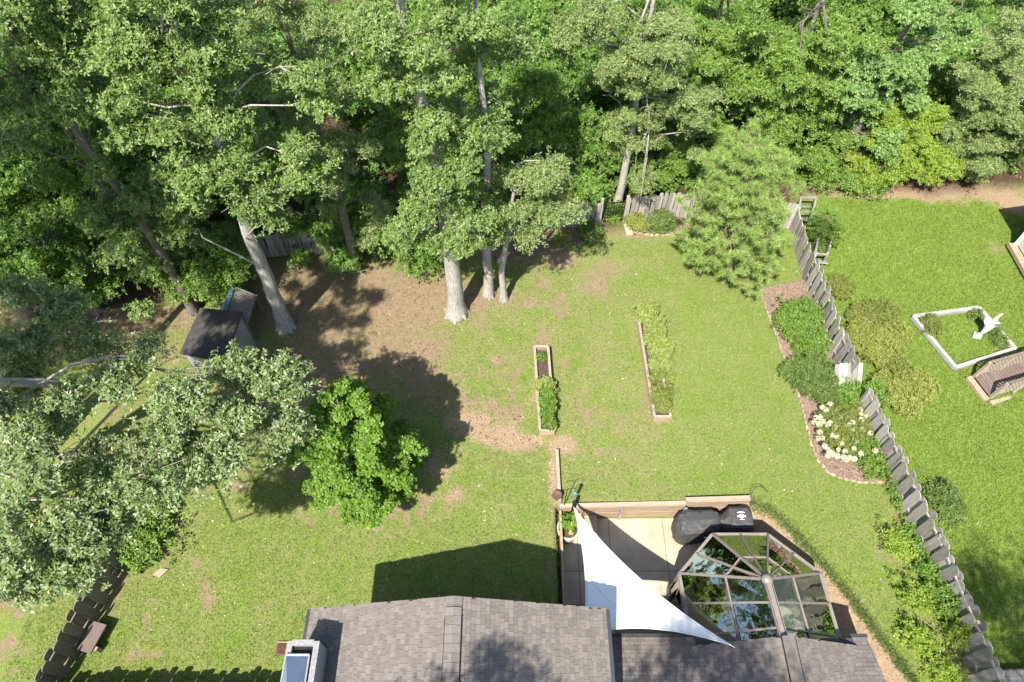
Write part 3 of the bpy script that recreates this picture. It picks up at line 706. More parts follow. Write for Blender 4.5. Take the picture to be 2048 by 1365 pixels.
for sx in (-1, 1): lg.box((lc[0] + sx * .105, lc[1] - .005, .363), (.028, .07, .006), sx * .5)
lg.box((lc[0], lc[1] - .115, .363), (.16, .010, .006))
part('printed_emblem', lg, WHITE, gb)
for x in (gl + .5, gl + 1.0, 7.0): part('wheel', MB().tube([(x - .03, 7.0, ZP + .12), (x + .03, 7.0, ZP + .12)], .1, 14), RUBBER, gb)

# ------------------------------------------------------------------ fences
def picket_mesh(name, w, h, t=.02):
    r = w / 2; pts = [(-r, 0), (r, 0), (r, h - r * .75)] + [(r * math.cos(a), h - r*.75 + r * .75 * math.sin(a)) for a in np.linspace(.35, math.pi - .35, 6)] + [(-r, h - r * .75)]
    n = len(pts); v = [(x, -t/2, z) for x, z in pts] + [(x, t/2, z) for x, z in pts]
    f = [tuple(range(n)), tuple(range(2*n-1, n-1, -1))] + [(i, n+i, n+(i+1) % n, (i+1) % n) for i in range(n)]
    return MB().add(v, f).mesh(name)
def fence(name, label, path, spacing, w, h, mat, mode='both', rail_side=1, gap_at=None, lean=.04, rails=(.25, .8)):
    path = np.asarray(path, float); seg = np.hypot(*np.diff(path, axis=0).T); cum = np.concatenate([[0], np.cumsum(seg)])
    root = thing(name, (path[0][0], path[0][1], 0), label, 'fence')
    me = picket_mesh('picket', w, h); me.materials.append(mat)
    me2 = picket_mesh('picket', w * .93, h * .985); me2.materials.append(mat)
    at = lambda s: np.array([np.interp(s, cum, path[:, 0]), np.interp(s, cum, path[:, 1])])
    i = 0
    for s in np.arange(spacing/2, cum[-1], spacing):
        q = at(s); d = at(min(s + .05, cum[-1])) - at(s - .05); d /= np.linalg.norm(d); nrm = np.array([-d[1], d[0]])
        side = (.04 if i % 2 else -.04) if mode == 'both' else .045 * rail_side
        q = q + nrm * side; z = float(hz(q[0], q[1]))
        if gap_at is None or not (gap_at[0] < s < gap_at[1]):
            link('picket', me if random.random() < .6 else me2, None, root, (q[0] - path[0][0], q[1] - path[0][1], z - .01 + random.uniform(-.015, .015)), (random.uniform(-lean, lean), random.uniform(-lean, lean), math.atan2(d[1], d[0]) + random.uniform(-.03, .03)), (random.uniform(.90, 1.05), 1, random.uniform(.955, 1.04)))
        i += 1
    for k_ in range(len(path) - 1):
        a, b = path[k_], path[k_+1]; L = np.linalg.norm(b - a); m_ = max(1, int(round(L / 2.2)))
        for j in range(m_):
            p0 = a + (b - a) * j / m_; p1 = a + (b - a) * (j + 1) / m_
            for rz_ in rails: part('rail', MB().beam((*p0, rz_ * h), (*p1, rz_ * h), .04, .075), mat, root)
            part('post', MB().box((*p0, h * .46), (.085, .085, h * .93)), mat, root)
    return root
fx = lambda y: (float(fence_x(y)), y)
fence('wooden_fence', 'long weathered grey picket fence below the arched gate on the right', [fx(11.25), fx(6.5), fx(4.2), fx(1.0)], .215, .285, 1.36, WOODGREY, 'both')
fence('wooden_fence', 'weathered grey picket fence between the pine and the arched gate', [fx(17.0), fx(13.4), fx(12.3)], .215, .285, 1.36, WOODGREY, 'both')
fence('wooden_fence', 'weathered picket fence stub behind the pine at the back corner', [(11.25, 19.6), (11.15, 17.1)], .2, .18, 1.2, WOODGREY, 'one', -1)
fence('wooden_fence', 'weathered back fence of grey pickets left of the iron gate', [(-9.6, 18.05), (-7.6, 18.3), (1.1, 19.42), (3.5, 19.82)], .165, .155, 1.3, WOODGREY, 'one', -1)
fence('wooden_fence', 'weathered back fence of pale pickets right of the iron gate', [(4.55, 19.98), (6.4, 20.3), (11.2, 19.65)], .165, .155, 1.3, WOODGREY, 'one', -1)
fence('wooden_fence', 'dark mossy shadowbox fence along the left side of the yard', [(-11.95, 2.6), (-11.4, 5.4), (-10.8, 9.6), (-10.7, 11.2)], .24, .30, 1.25, WOODBROWN, 'both')
fence('wooden_fence', 'picket fence joining the left fence to the house side', [(-11.85, 2.45), (-5.0, 2.45)], .16, .19, 1.25, WOODBROWN, 'both')
gt = thing('iron_gate', (4.05, 19.9, 0), 'narrow black iron bar gate in the back fence', 'gate')
for i in range(9): part('bar', MB().tube([(3.62 + i*.108, 19.86 + i*.012, .05), (3.62 + i*.108, 19.86 + i*.012, 1.12)], .012, 6), METALDARK, gt)
for z in (.12, .6, 1.08): part('cross_bar', MB().beam((3.58, 19.855, z), (4.52, 19.96, z), .025, .035), METALDARK, gt)
for z in (.3, .45, .78, .93): part('cross_bar', MB().beam((3.58, 19.855, z), (4.52, 19.96, z), .012, .014), METALDARK, gt)
for x, y in ((3.54, 19.83), (4.56, 19.97)): part('post', MB().box((x, y, .68), (.11, .11, 1.36)), WOODGREY, gt)
single('stepping_slab', MB().box((*G(1256, 462)[:2], .05), (.26, .62, .1), .1), CONC, 'pale narrow slab beside the iron gate post', 'slab')
# arched gate leaf standing open across the right fence
g0 = G(1694, 768); 
ag = thing('arched_wooden_gate', (g0[0], g0[1], 0), 'pale arched gate leaf of grey boards standing open at the right fence', 'gate')
gx0 = fence_x(11.7) - .62
for i in range(6):
    hh = .98 + .12 * math.sin(math.pi * (i + .5) / 6); pm = picket_mesh('board', .155, hh, .025); pm.materials.append(WOODGREY)
    link('board', pm, None, ag, (gx0 + .09 + i * .16 - g0[0], 11.75 + i * .01 - g0[1], .06 + .05 * abs(i - 2.5)), (-.72, 0, .05))
for z in (.25, .62): part('brace', MB().beam((gx0, 11.80 + z * .9, z), (gx0 + .98, 11.84 + z * .9, z), .03, .08), WOODGREY, ag)
part('post', MB().box((gx0 + .68, 11.22, .55), (.1, .1, 1.25)), WOODGREY, ag)

# ------------------------------------------------------------------ foliage builders
def unit(v): return v / (np.linalg.norm(v, axis=-1, keepdims=True) + 1e-9)
def rosettes(C, Nn, k, L, W, up0=-.25, up1=.5):
    n = len(C); a = rng.normal(size=(n, 3)); t = unit(np.cross(Nn, a)); b = np.cross(Nn, t)
    th = (np.arange(k)[None, :] * 2 * math.pi / k + rng.uniform(0, 6.28, (n, 1)) + rng.normal(0, .35, (n, k)))[..., None]
    e = rng.uniform(up0, up1, (n, k, 1))
    d = np.cos(e) * (np.cos(th) * t[:, None] + np.sin(th) * b[:, None]) + np.sin(e) * Nn[:, None]
    s = unit(np.cross(np.broadcast_to(Nn[:, None], d.shape) + rng.normal(0, .35, d.shape), d)); nn = np.cross(d, s)
    LL = L * rng.uniform(.65, 1.25, (n, k, 1)); WW = W * rng.uniform(.75, 1.2, (n, k, 1)); c = C[:, None]
    v = np.stack([c + d*LL*.04, c + d*LL*.62 - s*WW*.62 + nn*LL*.06, c + d*LL*.98 + s*WW*.30 - nn*LL*.06], 2)
    return v.reshape(-1, 3)
def clump_leaves(cl, per, k, L, W, flat=.62, shell=.55):
    """cl: (n,4) centre and radius of every clump"""
    n = len(cl); q = unit(rng.normal(size=(n, per, 3))); q[..., 2] = np.abs(q[..., 2]) * 1.0 - .42 * rng.random((n, per)); q = unit(q)
    r = (shell + (1 - shell) * rng.random((n, per, 1))) ; wob = 1 + .34 * rng.normal(size=(n, per, 1))
    r_ = cl[:, None, 3:4] * r * wob
    C = cl[:, None, :3] + q * r_ * np.array([1, 1, flat])
    Nn = unit(q * .55 + np.array([-.22, -.46, .72]) + rng.normal(0, .30, q.shape))
    return rosettes(C.reshape(-1, 3), Nn.reshape(-1, 3), k, L, W)
def ell_clumps(ells, size, dens):
    out = []
    for e in ells:
        px, py, rx, ry, mode, val, dm = e
        c = PY(px, py, val) if mode == 'y' else G(px, py, val)
        s = depth(c) / FPX; a, b = rx * s, ry * s
        n = max(3, int(dens * (a * b * math.pi) / (size * size * 2.0) * (.6 + .4 * dm / max(a, .3))))
        q = unit(rng.normal(size=(n, 3))) * (rng.random((n, 1)) ** (1/2.4))
        p_ = c + q[:, :1] * RT * a + q[:, 1:2] * UP * b + q[:, 2:3] * FW * dm
        out.append(np.concatenate([p_, size * rng.uniform(.65, 1.35, (n, 1))], 1))
    out = np.concatenate(out); out[:, 2] = np.maximum(out[:, 2], out[:, 3] * .6); return out
STYLE = {   # rosettes per clump, leaves per rosette, leaf length, width, clump size, flatness
 'oak': (138, 6, .112, .055, .45, .68), 'oakdark': (112, 6, .125, .062, .52, .68), 'oakpale': (138, 6, .115, .042, .45, .68), 'forest': (115, 6, .135, .055, .54, .68),
 'gum': (105, 6, .135, .085, .5, .55), 'maple': (80, 6, .088, .07, .25, .75), 'yellow': (105, 6, .10, .042, .32, .85), 'lush': (90, 6, .10, .055, .30, .85), 'vine': (70, 6, .10, .065, .18, .9),
 'olive': (90, 6, .08, .036, .22, .9), 'golden': (90, 6, .08, .04, .22, .9), 'dark': (90, 6, .085, .04, .24, .9)}
def limb(a, b, sag=.12, n=5):
    a = np.asarray(a); b = np.asarray(b); t = np.linspace(0, 1, n)[:, None]; L = np.linalg.norm(b - a)
    q = a * (1 - t) + b * t; q[:, 2] += (np.sin(t[:, 0] * math.pi) * L * sag)
    q[1:-1] += rng.normal(0, L * .06, (n - 2, 3)); return q
def tree(name, label, style, trunk, rad, ells, cat='tree', dens=1.0, skirt=0, bark=BARK, group=None, leafmat_=None, limbs=1.0, flare=1.55, loc=None):
    trunk = np.asarray(trunk, float); base = trunk[0].copy(); base[2] = float(hz(base[0], base[1]))
    per, k, L, W, size, flat = STYLE[style]
    root = thing(name, base, label, cat, group)
    tb = MB(); n = len(trunk)
    tt = np.concatenate([[0, .015, .03, .05, .075], np.linspace(.1, 1, n * 4)]); tp = np.stack([np.interp(tt, np.linspace(0, 1, n), trunk[:, i]) for i in range(3)], 1)
    tp[1:] += rng.normal(0, rad * .06, tp[1:].shape)
    rr = rad * (1 - .72 * tt); rr *= 1 + (flare - 1) * np.exp(-np.maximum(tp[:, 2], 0) / .32); tp[0][2] -= .1
    tb.tube(tp, rr, 14, True, .075)
    if rad > .1:
        for i in range(7):
            a = i * .9 + rng.uniform(-.25, .25); d = np.array([math.cos(a), math.sin(a), 0]); rl_ = rad * rng.uniform(1.35, 1.75)
            tb.tube([base + d*rad*.8 + [0, 0, rad*1.0], base + d*rad*1.3 + [0, 0, rad*.2], base + d*rl_ + [0, 0, -.06]], [rad*.3, rad*.28, rad*.12], 7, False, .1)
    cl = ell_clumps(ells, size, dens)
    if skirt:
        ks = rng.random(skirt) * .62 + .2; pk = np.stack([np.interp(ks, np.linspace(0, 1, n), trunk[:, i_]) for i_ in range(3)], 1)
        pk[:, :2] += rng.normal(0, .75, (skirt, 2)); cl = np.concatenate([cl, np.concatenate([pk, size * rng.uniform(.7, 1.2, (skirt, 1))], 1)])
    idx = rng.permutation(len(cl))[:max(4, int(len(cl) * .42 * limbs))]
    for i in idx:
        c = cl[i, :3]; cand = tp[(tp[:, 2] < c[2] + .15) & (tp[:, 2] > .25 * trunk[-1, 2])]
        if not len(cand): cand = tp[-3:]
        hd = np.linalg.norm(cand[:, :2] - c[:2], axis=1); want = np.abs(c[2] - cand[:, 2] - hd * .45); a = cand[random.choice(np.argsort(want)[:4])]
        Ld = np.linalg.norm(c - a); r0 = min(rad * .3, .014 + .010 * Ld)
        q = limb(a, c); tb.tube(q, np.linspace(r0, .010, len(q)), 5, False)
        for _ in range(3):
            e = c + rng.normal(0, size * .6, 3) * [1, 1, .5]; q2 = limb(q[-2], e, .05, 3); tb.tube(q2, [.012, .009, .005], 4, False)
    part('trunk', tb, bark, root, True)
    lv = clump_leaves(cl, per, k, L, W, flat)
    me = tri_mesh('crown', lv - base, 3); link('crown', me, leafmat_ or LEAF[style], root)
    return root
def auto_trunk(ells, drop=0.0, dx=0.0, dy=0.0):
    cs = np.array([PY(e[0], e[1], e[5]) if e[4] == 'y' else G(e[0], e[1], e[5]) for e in ells]); c = cs.mean(0)
    top = cs[:, 2].max(); x, y = c[0] + dx, c[1] + dy
    return [(x, y, 0), (x + .1, y, top * .35), (c[0] - .05, c[1] + .05, top * .7), (c[0], c[1], top)]

# ------------------------------------------------------------------ the trees of the yard
yA = 14.5
tree('oak_tree', 'tall oak with a leaning bare grey trunk beside the shed', 'oak',
     [G(572, 655), PY(535, 560, 14.55), PY(497, 470, 14.6), PY(462, 350, 14.6), PY(420, 220, 14.5), PY(350, 100, 14.4)], .255,
     [(430, 340, 120, 70, 'y', 14.3, 1.3), (350, 420, 90, 50, 'y', 14.9, 1.0), (500, 410, 60, 45, 'y', 14.2, .8), (330, 250, 110, 60, 'y', 14.4, 1.3), (290, 110, 100, 90, 'y', 14.2, 1.4), (400, 150, 80, 60, 'y', 14.6, 1.2), (600, 180, 60, 55, 'y', 14.4, .9), (620, 300, 50, 65, 'y', 14.4, .8), (340, 20, 120, 50, 'y', 14.2, 1.5), (350, -60, 90, 50, 'y', 14.3, 2), (440, 250, 70, 45, 'y', 13.8, .6), (420, 130, 60, 50, 'y', 13.9, .6), (470, 360, 70, 30, 'y', 13.8, .5)], dens=1.15)
yB = 15.2
tree('oak_tree', 'thick pale trunked oak in front of the back fence', 'oak',
     [G(914, 628), PY(905, 540, 15.25), PY(896, 450, 15.3), PY(878, 340, 15.3), PY(850, 220, 15.3), PY(808, 90, 15.3), PY(800, -40, 15.3)], .30,
     [(850, 430, 75, 46, 'y', 14.3, .8), (920, 445, 50, 42, 'y', 14.4, .6), (815, 475, 45, 24, 'y', 14.5, .5), (900, 480, 45, 22, 'y', 14.2, .4), (870, 350, 60, 34, 'y', 14.4, .5), (960, 300, 50, 40, 'y', 15.0, .7), (830, 330, 70, 40, 'y', 15.2, .8), (900, 240, 70, 45, 'y', 15.2, .9), (780, 150, 60, 60, 'y', 15.4, .8), (900, 70, 90, 60, 'y', 15.3, 1.2), (760, 20, 80, 40, 'y', 15.3, 1), (830, -60, 90, 40, 'y', 15.3, 2), (860, 270, 60, 30, 'y', 14.5, .5), (800, 200, 70, 40, 'y', 14.6, .6), (850, 140, 60, 40, 'y', 14.5, .6), (780, 80, 60, 40, 'y', 14.6, .6)], dens=.95)
tree('oak_tree', 'slim grey oak between the thick oak and the crooked one', 'oak',
     [G(978, 590), PY(973, 500, 16.1), PY(970, 420, 16.15), PY(978, 280, 16.2), PY(960, 150, 16.3), PY(950, 0, 16.3)], .18,
     [(970, 410, 48, 50, 'y', 15.4, .6), (930, 370, 50, 35, 'y', 16.2, .7), (1010, 220, 60, 50, 'y', 16.3, .9), (940, 160, 60, 50, 'y', 16.5, .9), (990, 80, 80, 50, 'y', 16.3, 1.1), (950, -60, 80, 40, 'y', 16.3, 2)], dens=.85)
tree('oak_tree', 'crooked thin oak nearest the iron gate', 'oakpale',
     [G(1008, 600), PY(1003, 540, 15.8), PY(1012, 490, 15.85), PY(1022, 420, 15.9), PY(1035, 330, 15.9)], .13,
     [(1050, 440, 58, 42, 'y', 15.3, .6), (1020, 470, 40, 22, 'y', 15.3, .4), (1000, 440, 45, 30, 'y', 15.6, .5), (1080, 360, 50, 40, 'y', 15.8, .6), (1110, 415, 32, 32, 'y', 15.6, .4), (1030, 370, 50, 40, 'y', 15.8, .6), (1090, 330, 35, 25, 'y', 15.9, .5)], dens=1.1)
# the big oak at the lower left
bH = G(-60, 1150)
tree('oak_tree', 'broad oak spreading over the left fence', 'oak',
     [bH, bH + [.1, .5, 2.2], bH + [.7, 1.2, 4.2], bH + [1.9, 2.0, 6.0], bH + [3.0, 2.4, 6.6], G(140, 765, 6.9)], .30,
     [(130, 650, 100, 50, 'z', 7.4, .7), (40, 610, 70, 40, 'z', 7.6, .7), (280, 715, 85, 45, 'z', 7.0, .6), (450, 735, 70, 32, 'z', 6.6, .5), (540, 790, 45, 42, 'z', 6.3, .5), (470, 830, 80, 40, 'z', 6.6, .6), (340, 800, 110, 55, 'z', 7.2, .7), (160, 850, 110, 45, 'z', 7.8, .7), (40, 900, 80, 45, 'z', 7.9, .7), (90, 990, 110, 55, 'z', 7.6, .7), (250, 920, 110, 50, 'z', 7.2, .7), (400, 890, 70, 35, 'z', 6.6, .5),
      (60, 1090, 90, 50, 'z', 7.2, .6), (180, 1080, 80, 45, 'z', 6.9, .6), (250, 1030, 50, 35, 'z', 6.4, .5), (60, 760, 60, 25, 'z', 6.2, .4), (-80, 800, 90, 200, 'z', 8, 1.2), (430, 940, 36, 22, 'z', 5.6, .4), (570, 860, 35, 22, 'z', 6.0, .4), (120, 1130, 90, 35, 'z', 6.6, .5), (30, 1150, 60, 30, 'z', 6.6, .5), (270, 990, 90, 40, 'z', 6.8, .5), (20, 690, 60, 40, 'z', 7.2, .6), (560, 740, 20, 20, 'z', 6.4, .3), (220, 790, 90, 30, 'z', 7.4, .5)], dens=1.1, limbs=.5, leafmat_=LEAF['silver'])
# young maple on the lawn
mB = np.array([-4.25, 8.25, 0])
mell = []
for i in range(30):
    t = (i + .5) / 30; z = 1.1 + 5.1 * t; rad_ = float(np.interp(z, [1.0, 1.7, 2.6, 3.4, 4.4, 5.4, 6.2], [1.0, 1.65, 1.7, 1.5, 1.1, .62, .15])); rad_ *= .88; n_ = max(1, int(round(3.5 * rad_)))
    for j in range(n_):
        a = 2.4 * i + j * 6.283 / n_ + random.uniform(-.5, .5); Lr = rad_ * random.choice((.7, .85, .95, 1.04, 1.12))
        if random.random() < .10: continue
        for s_ in np.arange(Lr, .3, -.32):
            mell.append((mB[0] + math.cos(a) * s_ + random.gauss(0, .07), mB[1] + math.sin(a) * s_ + random.gauss(0, .07), z - .35 + .42 * s_ * (.6 + t) + random.gauss(0, .06), .25 * random.uniform(.7, 1.15) * (1.0 if s_ > .6 else .8)))
def clump_tree(name, label, style, trunk, rad, cl, cat='tree', bark=BARK, group=None, mult=1.0):
    trunk = np.asarray(trunk, float); base = trunk[0].copy(); root = thing(name, base, label, cat, group); cl = np.asarray(cl, float)
    per, k, L, W, size, flat = STYLE[style]; tb = MB(); tb.tube(trunk, np.linspace(rad, rad * .25, len(trunk)), 8, True, .05)
    for c in cl:
        z = max(trunk[0][2] + .3, c[2] - .6 * np.hypot(*(c[:2] - trunk[0][:2]))); a = np.array([np.interp(z, trunk[:, 2], trunk[:, i]) for i in range(3)])
        tb.tube(limb(a, c[:3], .05, 4), np.linspace(.022, .006, 4), 4, False)
    part('trunk', tb, bark, root, True)
    me = tri_mesh('crown', clump_leaves(cl, int(per * mult), k, L, W, flat) - base, 3); link('crown', me, LEAF[style], root); return root
clump_tree('maple_tree', 'bright green young maple standing alone on the left lawn', 'maple', [mB, mB + [.03, 0, 2], mB + [0, .05, 3.8], mB + [.02, 0, 5.3]], .075, mell, bark=BARK_D)
# pine
pB = np.array([8.3, 17.1, 0]); ptop = np.array([7.5, 17.5, 6.1])
def pine():
    root = thing('pine_tree', pB, 'young long needled pine at the back right corner of the lawn', 'tree'); tb = MB()
    tp = np.array([pB * (1 - t) + ptop * t for t in np.linspace(0, 1, 9)]); tb.tube(tp, np.linspace(.13, .02, 9), 8, True, .05)
    tufts = []; dirs = []
    zt = .9
    while zt < 5.85:
        c = np.array([np.interp(zt, tp[:, 2], tp[:, i]) for i in range(3)]); f_ = zt / 6.1; Lb = 2.0 * (1 - f_ ** 1.6) ** .6 + .3; n_ = 6 if f_ < .75 else 4; a0 = random.uniform(0, 6.28)
        for j in range(n_):
            a = a0 + j * 6.283 / n_ + random.uniform(-.3, .3); L = Lb * random.uniform(.72, 1.12); rise = .16 + .35 * f_
            tip = c + np.array([math.cos(a) * L, math.sin(a) * L, L * rise]); q = limb(c, tip, -.05, 6); tb.tube(q, np.linspace(.035, .01, 6), 5, False)
            d = unit(tip - c); sdv = np.array([-d[1], d[0], 0])
            puffs = [tip] + [c + (tip - c) * s_ + sdv * w_ * (.16 + .34 * L * (1.1 - s_) * .8) * random.uniform(.7, 1.2) + d * .1 for s_ in np.arange(.3, .95, .25 if L > .9 else .4) for w_ in (-1, 1)]
            for pf in puffs:
                b0 = pf - d * .22 * min(1, L); tb.tube(limb(b0, pf, 0, 3), [.012, .010, .006], 4, False)
                for _ in range(5):
                    e = pf + rng.normal(0, .085, 3) * [1, 1, .7]; tufts.append(e); dirs.append(unit((e - pf) * 5 + d * .35 + np.array([-.1, -.2, .75])))
        zt += .42 + .12 * f_
    for s in (.0, .12, .25): tufts.append(ptop + [0, 0, -s]); dirs.append(np.array([0, 0, 1.0]))
    part('trunk', tb, PINEBARK, root, True)
    C = np.array(tufts); D = np.array(dirs); k = 40; n = len(C)
    dd = unit(D[:, None] * .5 + rng.normal(0, .6, (n, k, 3))); off = -D[:, None] * rng.uniform(0, .16, (n, k, 1))
    s = unit(np.cross(dd, rng.normal(size=dd.shape))); Ln = rng.uniform(.15, .26, (n, k, 1)); c = C[:, None] + off
    v = np.stack([c - s * .009, c + s * .009, c + dd * Ln], 2).reshape(-1, 3)
    link('crown', tri_mesh('crown', v - pB, 3), LEAF['pine'], root); return root
pine()

# ------------------------------------------------------------------ the wood behind and at the sides
FT = [
 ('oak_tree', 'oak filling the far upper left corner of the picture', 'oak', [(120, 60, 130, 60, 'y', 15.5, 1.4), (20, 50, 90, 60, 'y', 15, 1.2), (40, 170, 90, 55, 'y', 14.6, 1.2), (30, 270, 70, 50, 'y', 15.2, 1), (60, -60, 160, 60, 'y', 15.5, 2)], 1.0),
 ('oak_tree', 'shaded dark oak left of the leaning oak', 'oakdark', [(150, 260, 120, 70, 'y', 17.2, 1.3), (230, 330, 100, 60, 'y', 17.4, 1.2), (60, 330, 80, 70, 'y', 17, 1.2), (120, 130, 100, 50, 'y', 17.5, 1.2)], 1.0),
 ('forest_tree', 'dark tree at the left edge above the woodpile', 'oakdark', [(60, 480, 80, 45, 'y', 15.0, .8), (30, 560, 60, 35, 'y', 14, .7), (130, 430, 80, 40, 'y', 16.5, .9)], 1.0),
 ('forest_tree', 'leafy small tree hanging over the corrugated lean to', 'forest', [(400, 500, 55, 45, 'y', 16.3, .6), (440, 540, 40, 30, 'y', 15.8, .4), (340, 470, 60, 35, 'y', 16.8, .7), (420, 570, 22, 14, 'y', 15.9, .3)], 1.2),
 ('forest_tree', 'low shaded tree behind the dirt yard on the left', 'oakdark', [(250, 450, 80, 40, 'y', 18.0, .8), (190, 490, 60, 28, 'y', 17.8, .6), (300, 400, 90, 40, 'y', 18.5, 1)], 1.1),
 ('forest_tree', 'pale topped tree at the upper edge left of the middle', 'oakpale', [(560, 20, 110, 40, 'y', 17.3, 1.2), (660, 30, 60, 40, 'y', 17.0, 1), (450, 20, 70, 40, 'y', 17.0, 1), (560, -50, 90, 40, 'y', 17.3, 1)], 1.0),
 ('forest_tree', 'deep shaded tree behind the leaning oak', 'oakdark', [(520, 130, 100, 60, 'y', 20.0, 1.2), (440, 230, 80, 50, 'y', 20.0, 1), (560, 240, 60, 60, 'y', 20.3, 1)], .9),
 ('forest_tree', 'dark leafy tree along the shaded part of the back fence', 'oakdark', [(650, 440, 70, 40, 'y', 18.9, .6), (740, 420, 60, 40, 'y', 19.0, .7), (700, 500, 60, 30, 'y', 17.9, .5), (790, 480, 50, 36, 'y', 17.6, .5), (840, 520, 40, 26, 'y', 17.2, .4), (560, 420, 50, 30, 'y', 19, .6), (620, 380, 70, 26, 'y', 19.6, .6)], 1.35),
 ('forest_tree', 'tree with a brown trunk at the upper middle', 'forest', [(850, 30, 120, 50, 'y', 20.0, 1.2), (800, 180, 70, 60, 'y', 20.3, 1), (870, 270, 60, 50, 'y', 20.5, .8), (760, 260, 40, 60, 'y', 20.4, .7), (720, 60, 50, 60, 'y', 20.2, .8)], .95),
 ('forest_tree', 'broad forest oak above the middle of the back fence', 'oakdark', [(1040, 60, 100, 55, 'y', 21, 1.2), (1010, 170, 90, 60, 'y', 21, 1.2), (940, 200, 60, 60, 'y', 21.4, 1), (1090, 160, 70, 70, 'y', 21, 1)], 1.05),
 ('forest_tree', 'fine leaved dark tree right behind the picket fence', 'oakdark', [(1140, 250, 70, 70, 'y', 21.6, .9), (1170, 340, 70, 45, 'y', 21.5, .7), (1090, 300, 50, 50, 'y', 21.8, .8), (1040, 300, 50, 60, 'y', 21.6, .7)], 1.15),
 ('oak_tree', 'pale oak with white twigs above the iron gate', 'oakpale', [(1310, 110, 110, 70, 'y', 20.6, 1.2), (1240, 40, 100, 45, 'y', 20.6, 1.2), (1340, 200, 85, 55, 'y', 20.6, 1), (1400, 270, 45, 45, 'y', 20.8, .8), (1280, 160, 60, 50, 'y', 20.5, .9), (1160, 60, 60, 50, 'y', 20.6, .9), (1250, -50, 120, 40, 'y', 20.6, 1)], 1.05),
 ('forest_tree', 'bright leafy undergrowth tree beyond the iron gate', 'lush', [(1240, 260, 60, 40, 'y', 22.4, .7), (1250, 330, 80, 40, 'y', 22.0, .7), (1310, 350, 50, 34, 'y', 21.8, .5), (1180, 380, 50, 22, 'y', 21.4, .4), (1340, 300, 50, 40, 'y', 22.2, .6)], 1.5),
 ('forest_tree', 'blue green tree between the pale oak and the chestnut', 'forest', [(1430, 60, 50, 60, 'y', 24, 1), (1440, 160, 40, 50, 'y', 23.6, .8), (1420, -40, 60, 50, 'y', 24, 1)], 1.1),
 ('chestnut_tree', 'large mid green tree behind the pine', 'forest', [(1540, 80, 90, 60, 'y', 23.2, 1.2), (1620, 130, 90, 70, 'y', 23.2, 1.2), (1500, 180, 70, 55, 'y', 22.9, 1), (1600, 220, 70, 50, 'y', 23, .9), (1680, 60, 60, 50, 'y', 23.4, 1), (1560, -30, 120, 35, 'y', 23.2, 1), (1640, 300, 50, 45, 'y', 22.6, .6)], 1.15),
 ('sweetgum_tree', 'pale sweetgum with layered star leaves on the right', 'gum', [(1720, 150, 70, 40, 'y', 22.8, .8), (1800, 120, 70, 36, 'y', 22.9, .8), (1700, 190, 50, 26, 'y', 22.6, .6), (1830, 40, 60, 40, 'y', 23.2, .9), (1900, 60, 60, 34, 'y', 23.6, .9)], 1.25),
 ('shrub', 'big yellow green bush at the edge of the neighbour lawn', 'yellow', [(1790, 300, 85, 55, 'y', 22.2, .9), (1860, 330, 60, 45, 'y', 22.2, .8), (1730, 330, 50, 42, 'y', 22.2, .7), (1850, 240, 60, 35, 'y', 22.8, .7), (1770, 240, 50, 30, 'y', 22.7, .6)], 1.5),
 ('forest_tree', 'creeper covered pale green tree at the right edge', 'oakpale', [(1960, 150, 70, 60, 'y', 22.8, 1), (2010, 250, 60, 60, 'y', 22.4, .9), (1950, 250, 60, 50, 'y', 22.6, .8), (2020, 80, 60, 60, 'y', 23, 1), (1980, 330, 50, 30, 'y', 22.4, .5), (2080, 180, 60, 120, 'y', 22.6, 1)], 1.3),
 ('shrub', 'low green bush left of the yellow green bush', 'forest', [(1670, 350, 45, 30, 'y', 22.0, .5), (1720, 375, 40, 18, 'y', 21.6, .4), (1620, 350, 30, 26, 'y', 22.0, .5)], 1.4),
 ('forest_tree', 'far shaded tree in the upper right gap', 'oakdark', [(1750, 20, 70, 40, 'y', 26.5, 1), (1900, 130, 40, 40, 'y', 26, .8), (1990, 10, 70, 30, 'y', 27, 1)], 1.0),
 ('forest_tree', 'shaded tree behind the pale oak', 'oakdark', [(1360, 100, 90, 60, 'y', 25.5, 1.2), (1200, 150, 80, 70, 'y', 25, 1.2), (1080, 30, 100, 50, 'y', 25.5, 1.2)], .9),
 ('forest_tree', 'shaded tree beyond the forest glade', 'oakdark', [(650, 120, 70, 50, 'y', 24, 1), (740, 130, 50, 60, 'y', 25.5, 1), (580, 330, 50, 50, 'y', 22, .8), (940, 60, 80, 60, 'y', 25, 1)], .9),
 ('forest_tree', 'far left forest tree behind the shaded oak', 'oakdark', [(260, 180, 100, 60, 'y', 21, 1.2), (360, 300, 80, 60, 'y', 21, 1), (120, 200, 120, 70, 'y', 21, 1.2), (30, 420, 60, 60, 'y', 19.5, .9), (440, 100, 90, 60, 'y', 23, 1)], .9),
]
for nm, lab, st, ells, dn in FT:
    c = 'shrub' if nm == 'shrub' else 'tree'
    tree(nm, lab, st, auto_trunk(ells, 0, 0, .2), .17 if c == 'tree' else .06, ells, c, dn, 38 if c == 'tree' else 0, BARK if 'white twigs' in lab else BARK_D, 'trees of the wood behind the yard', limbs=.7)
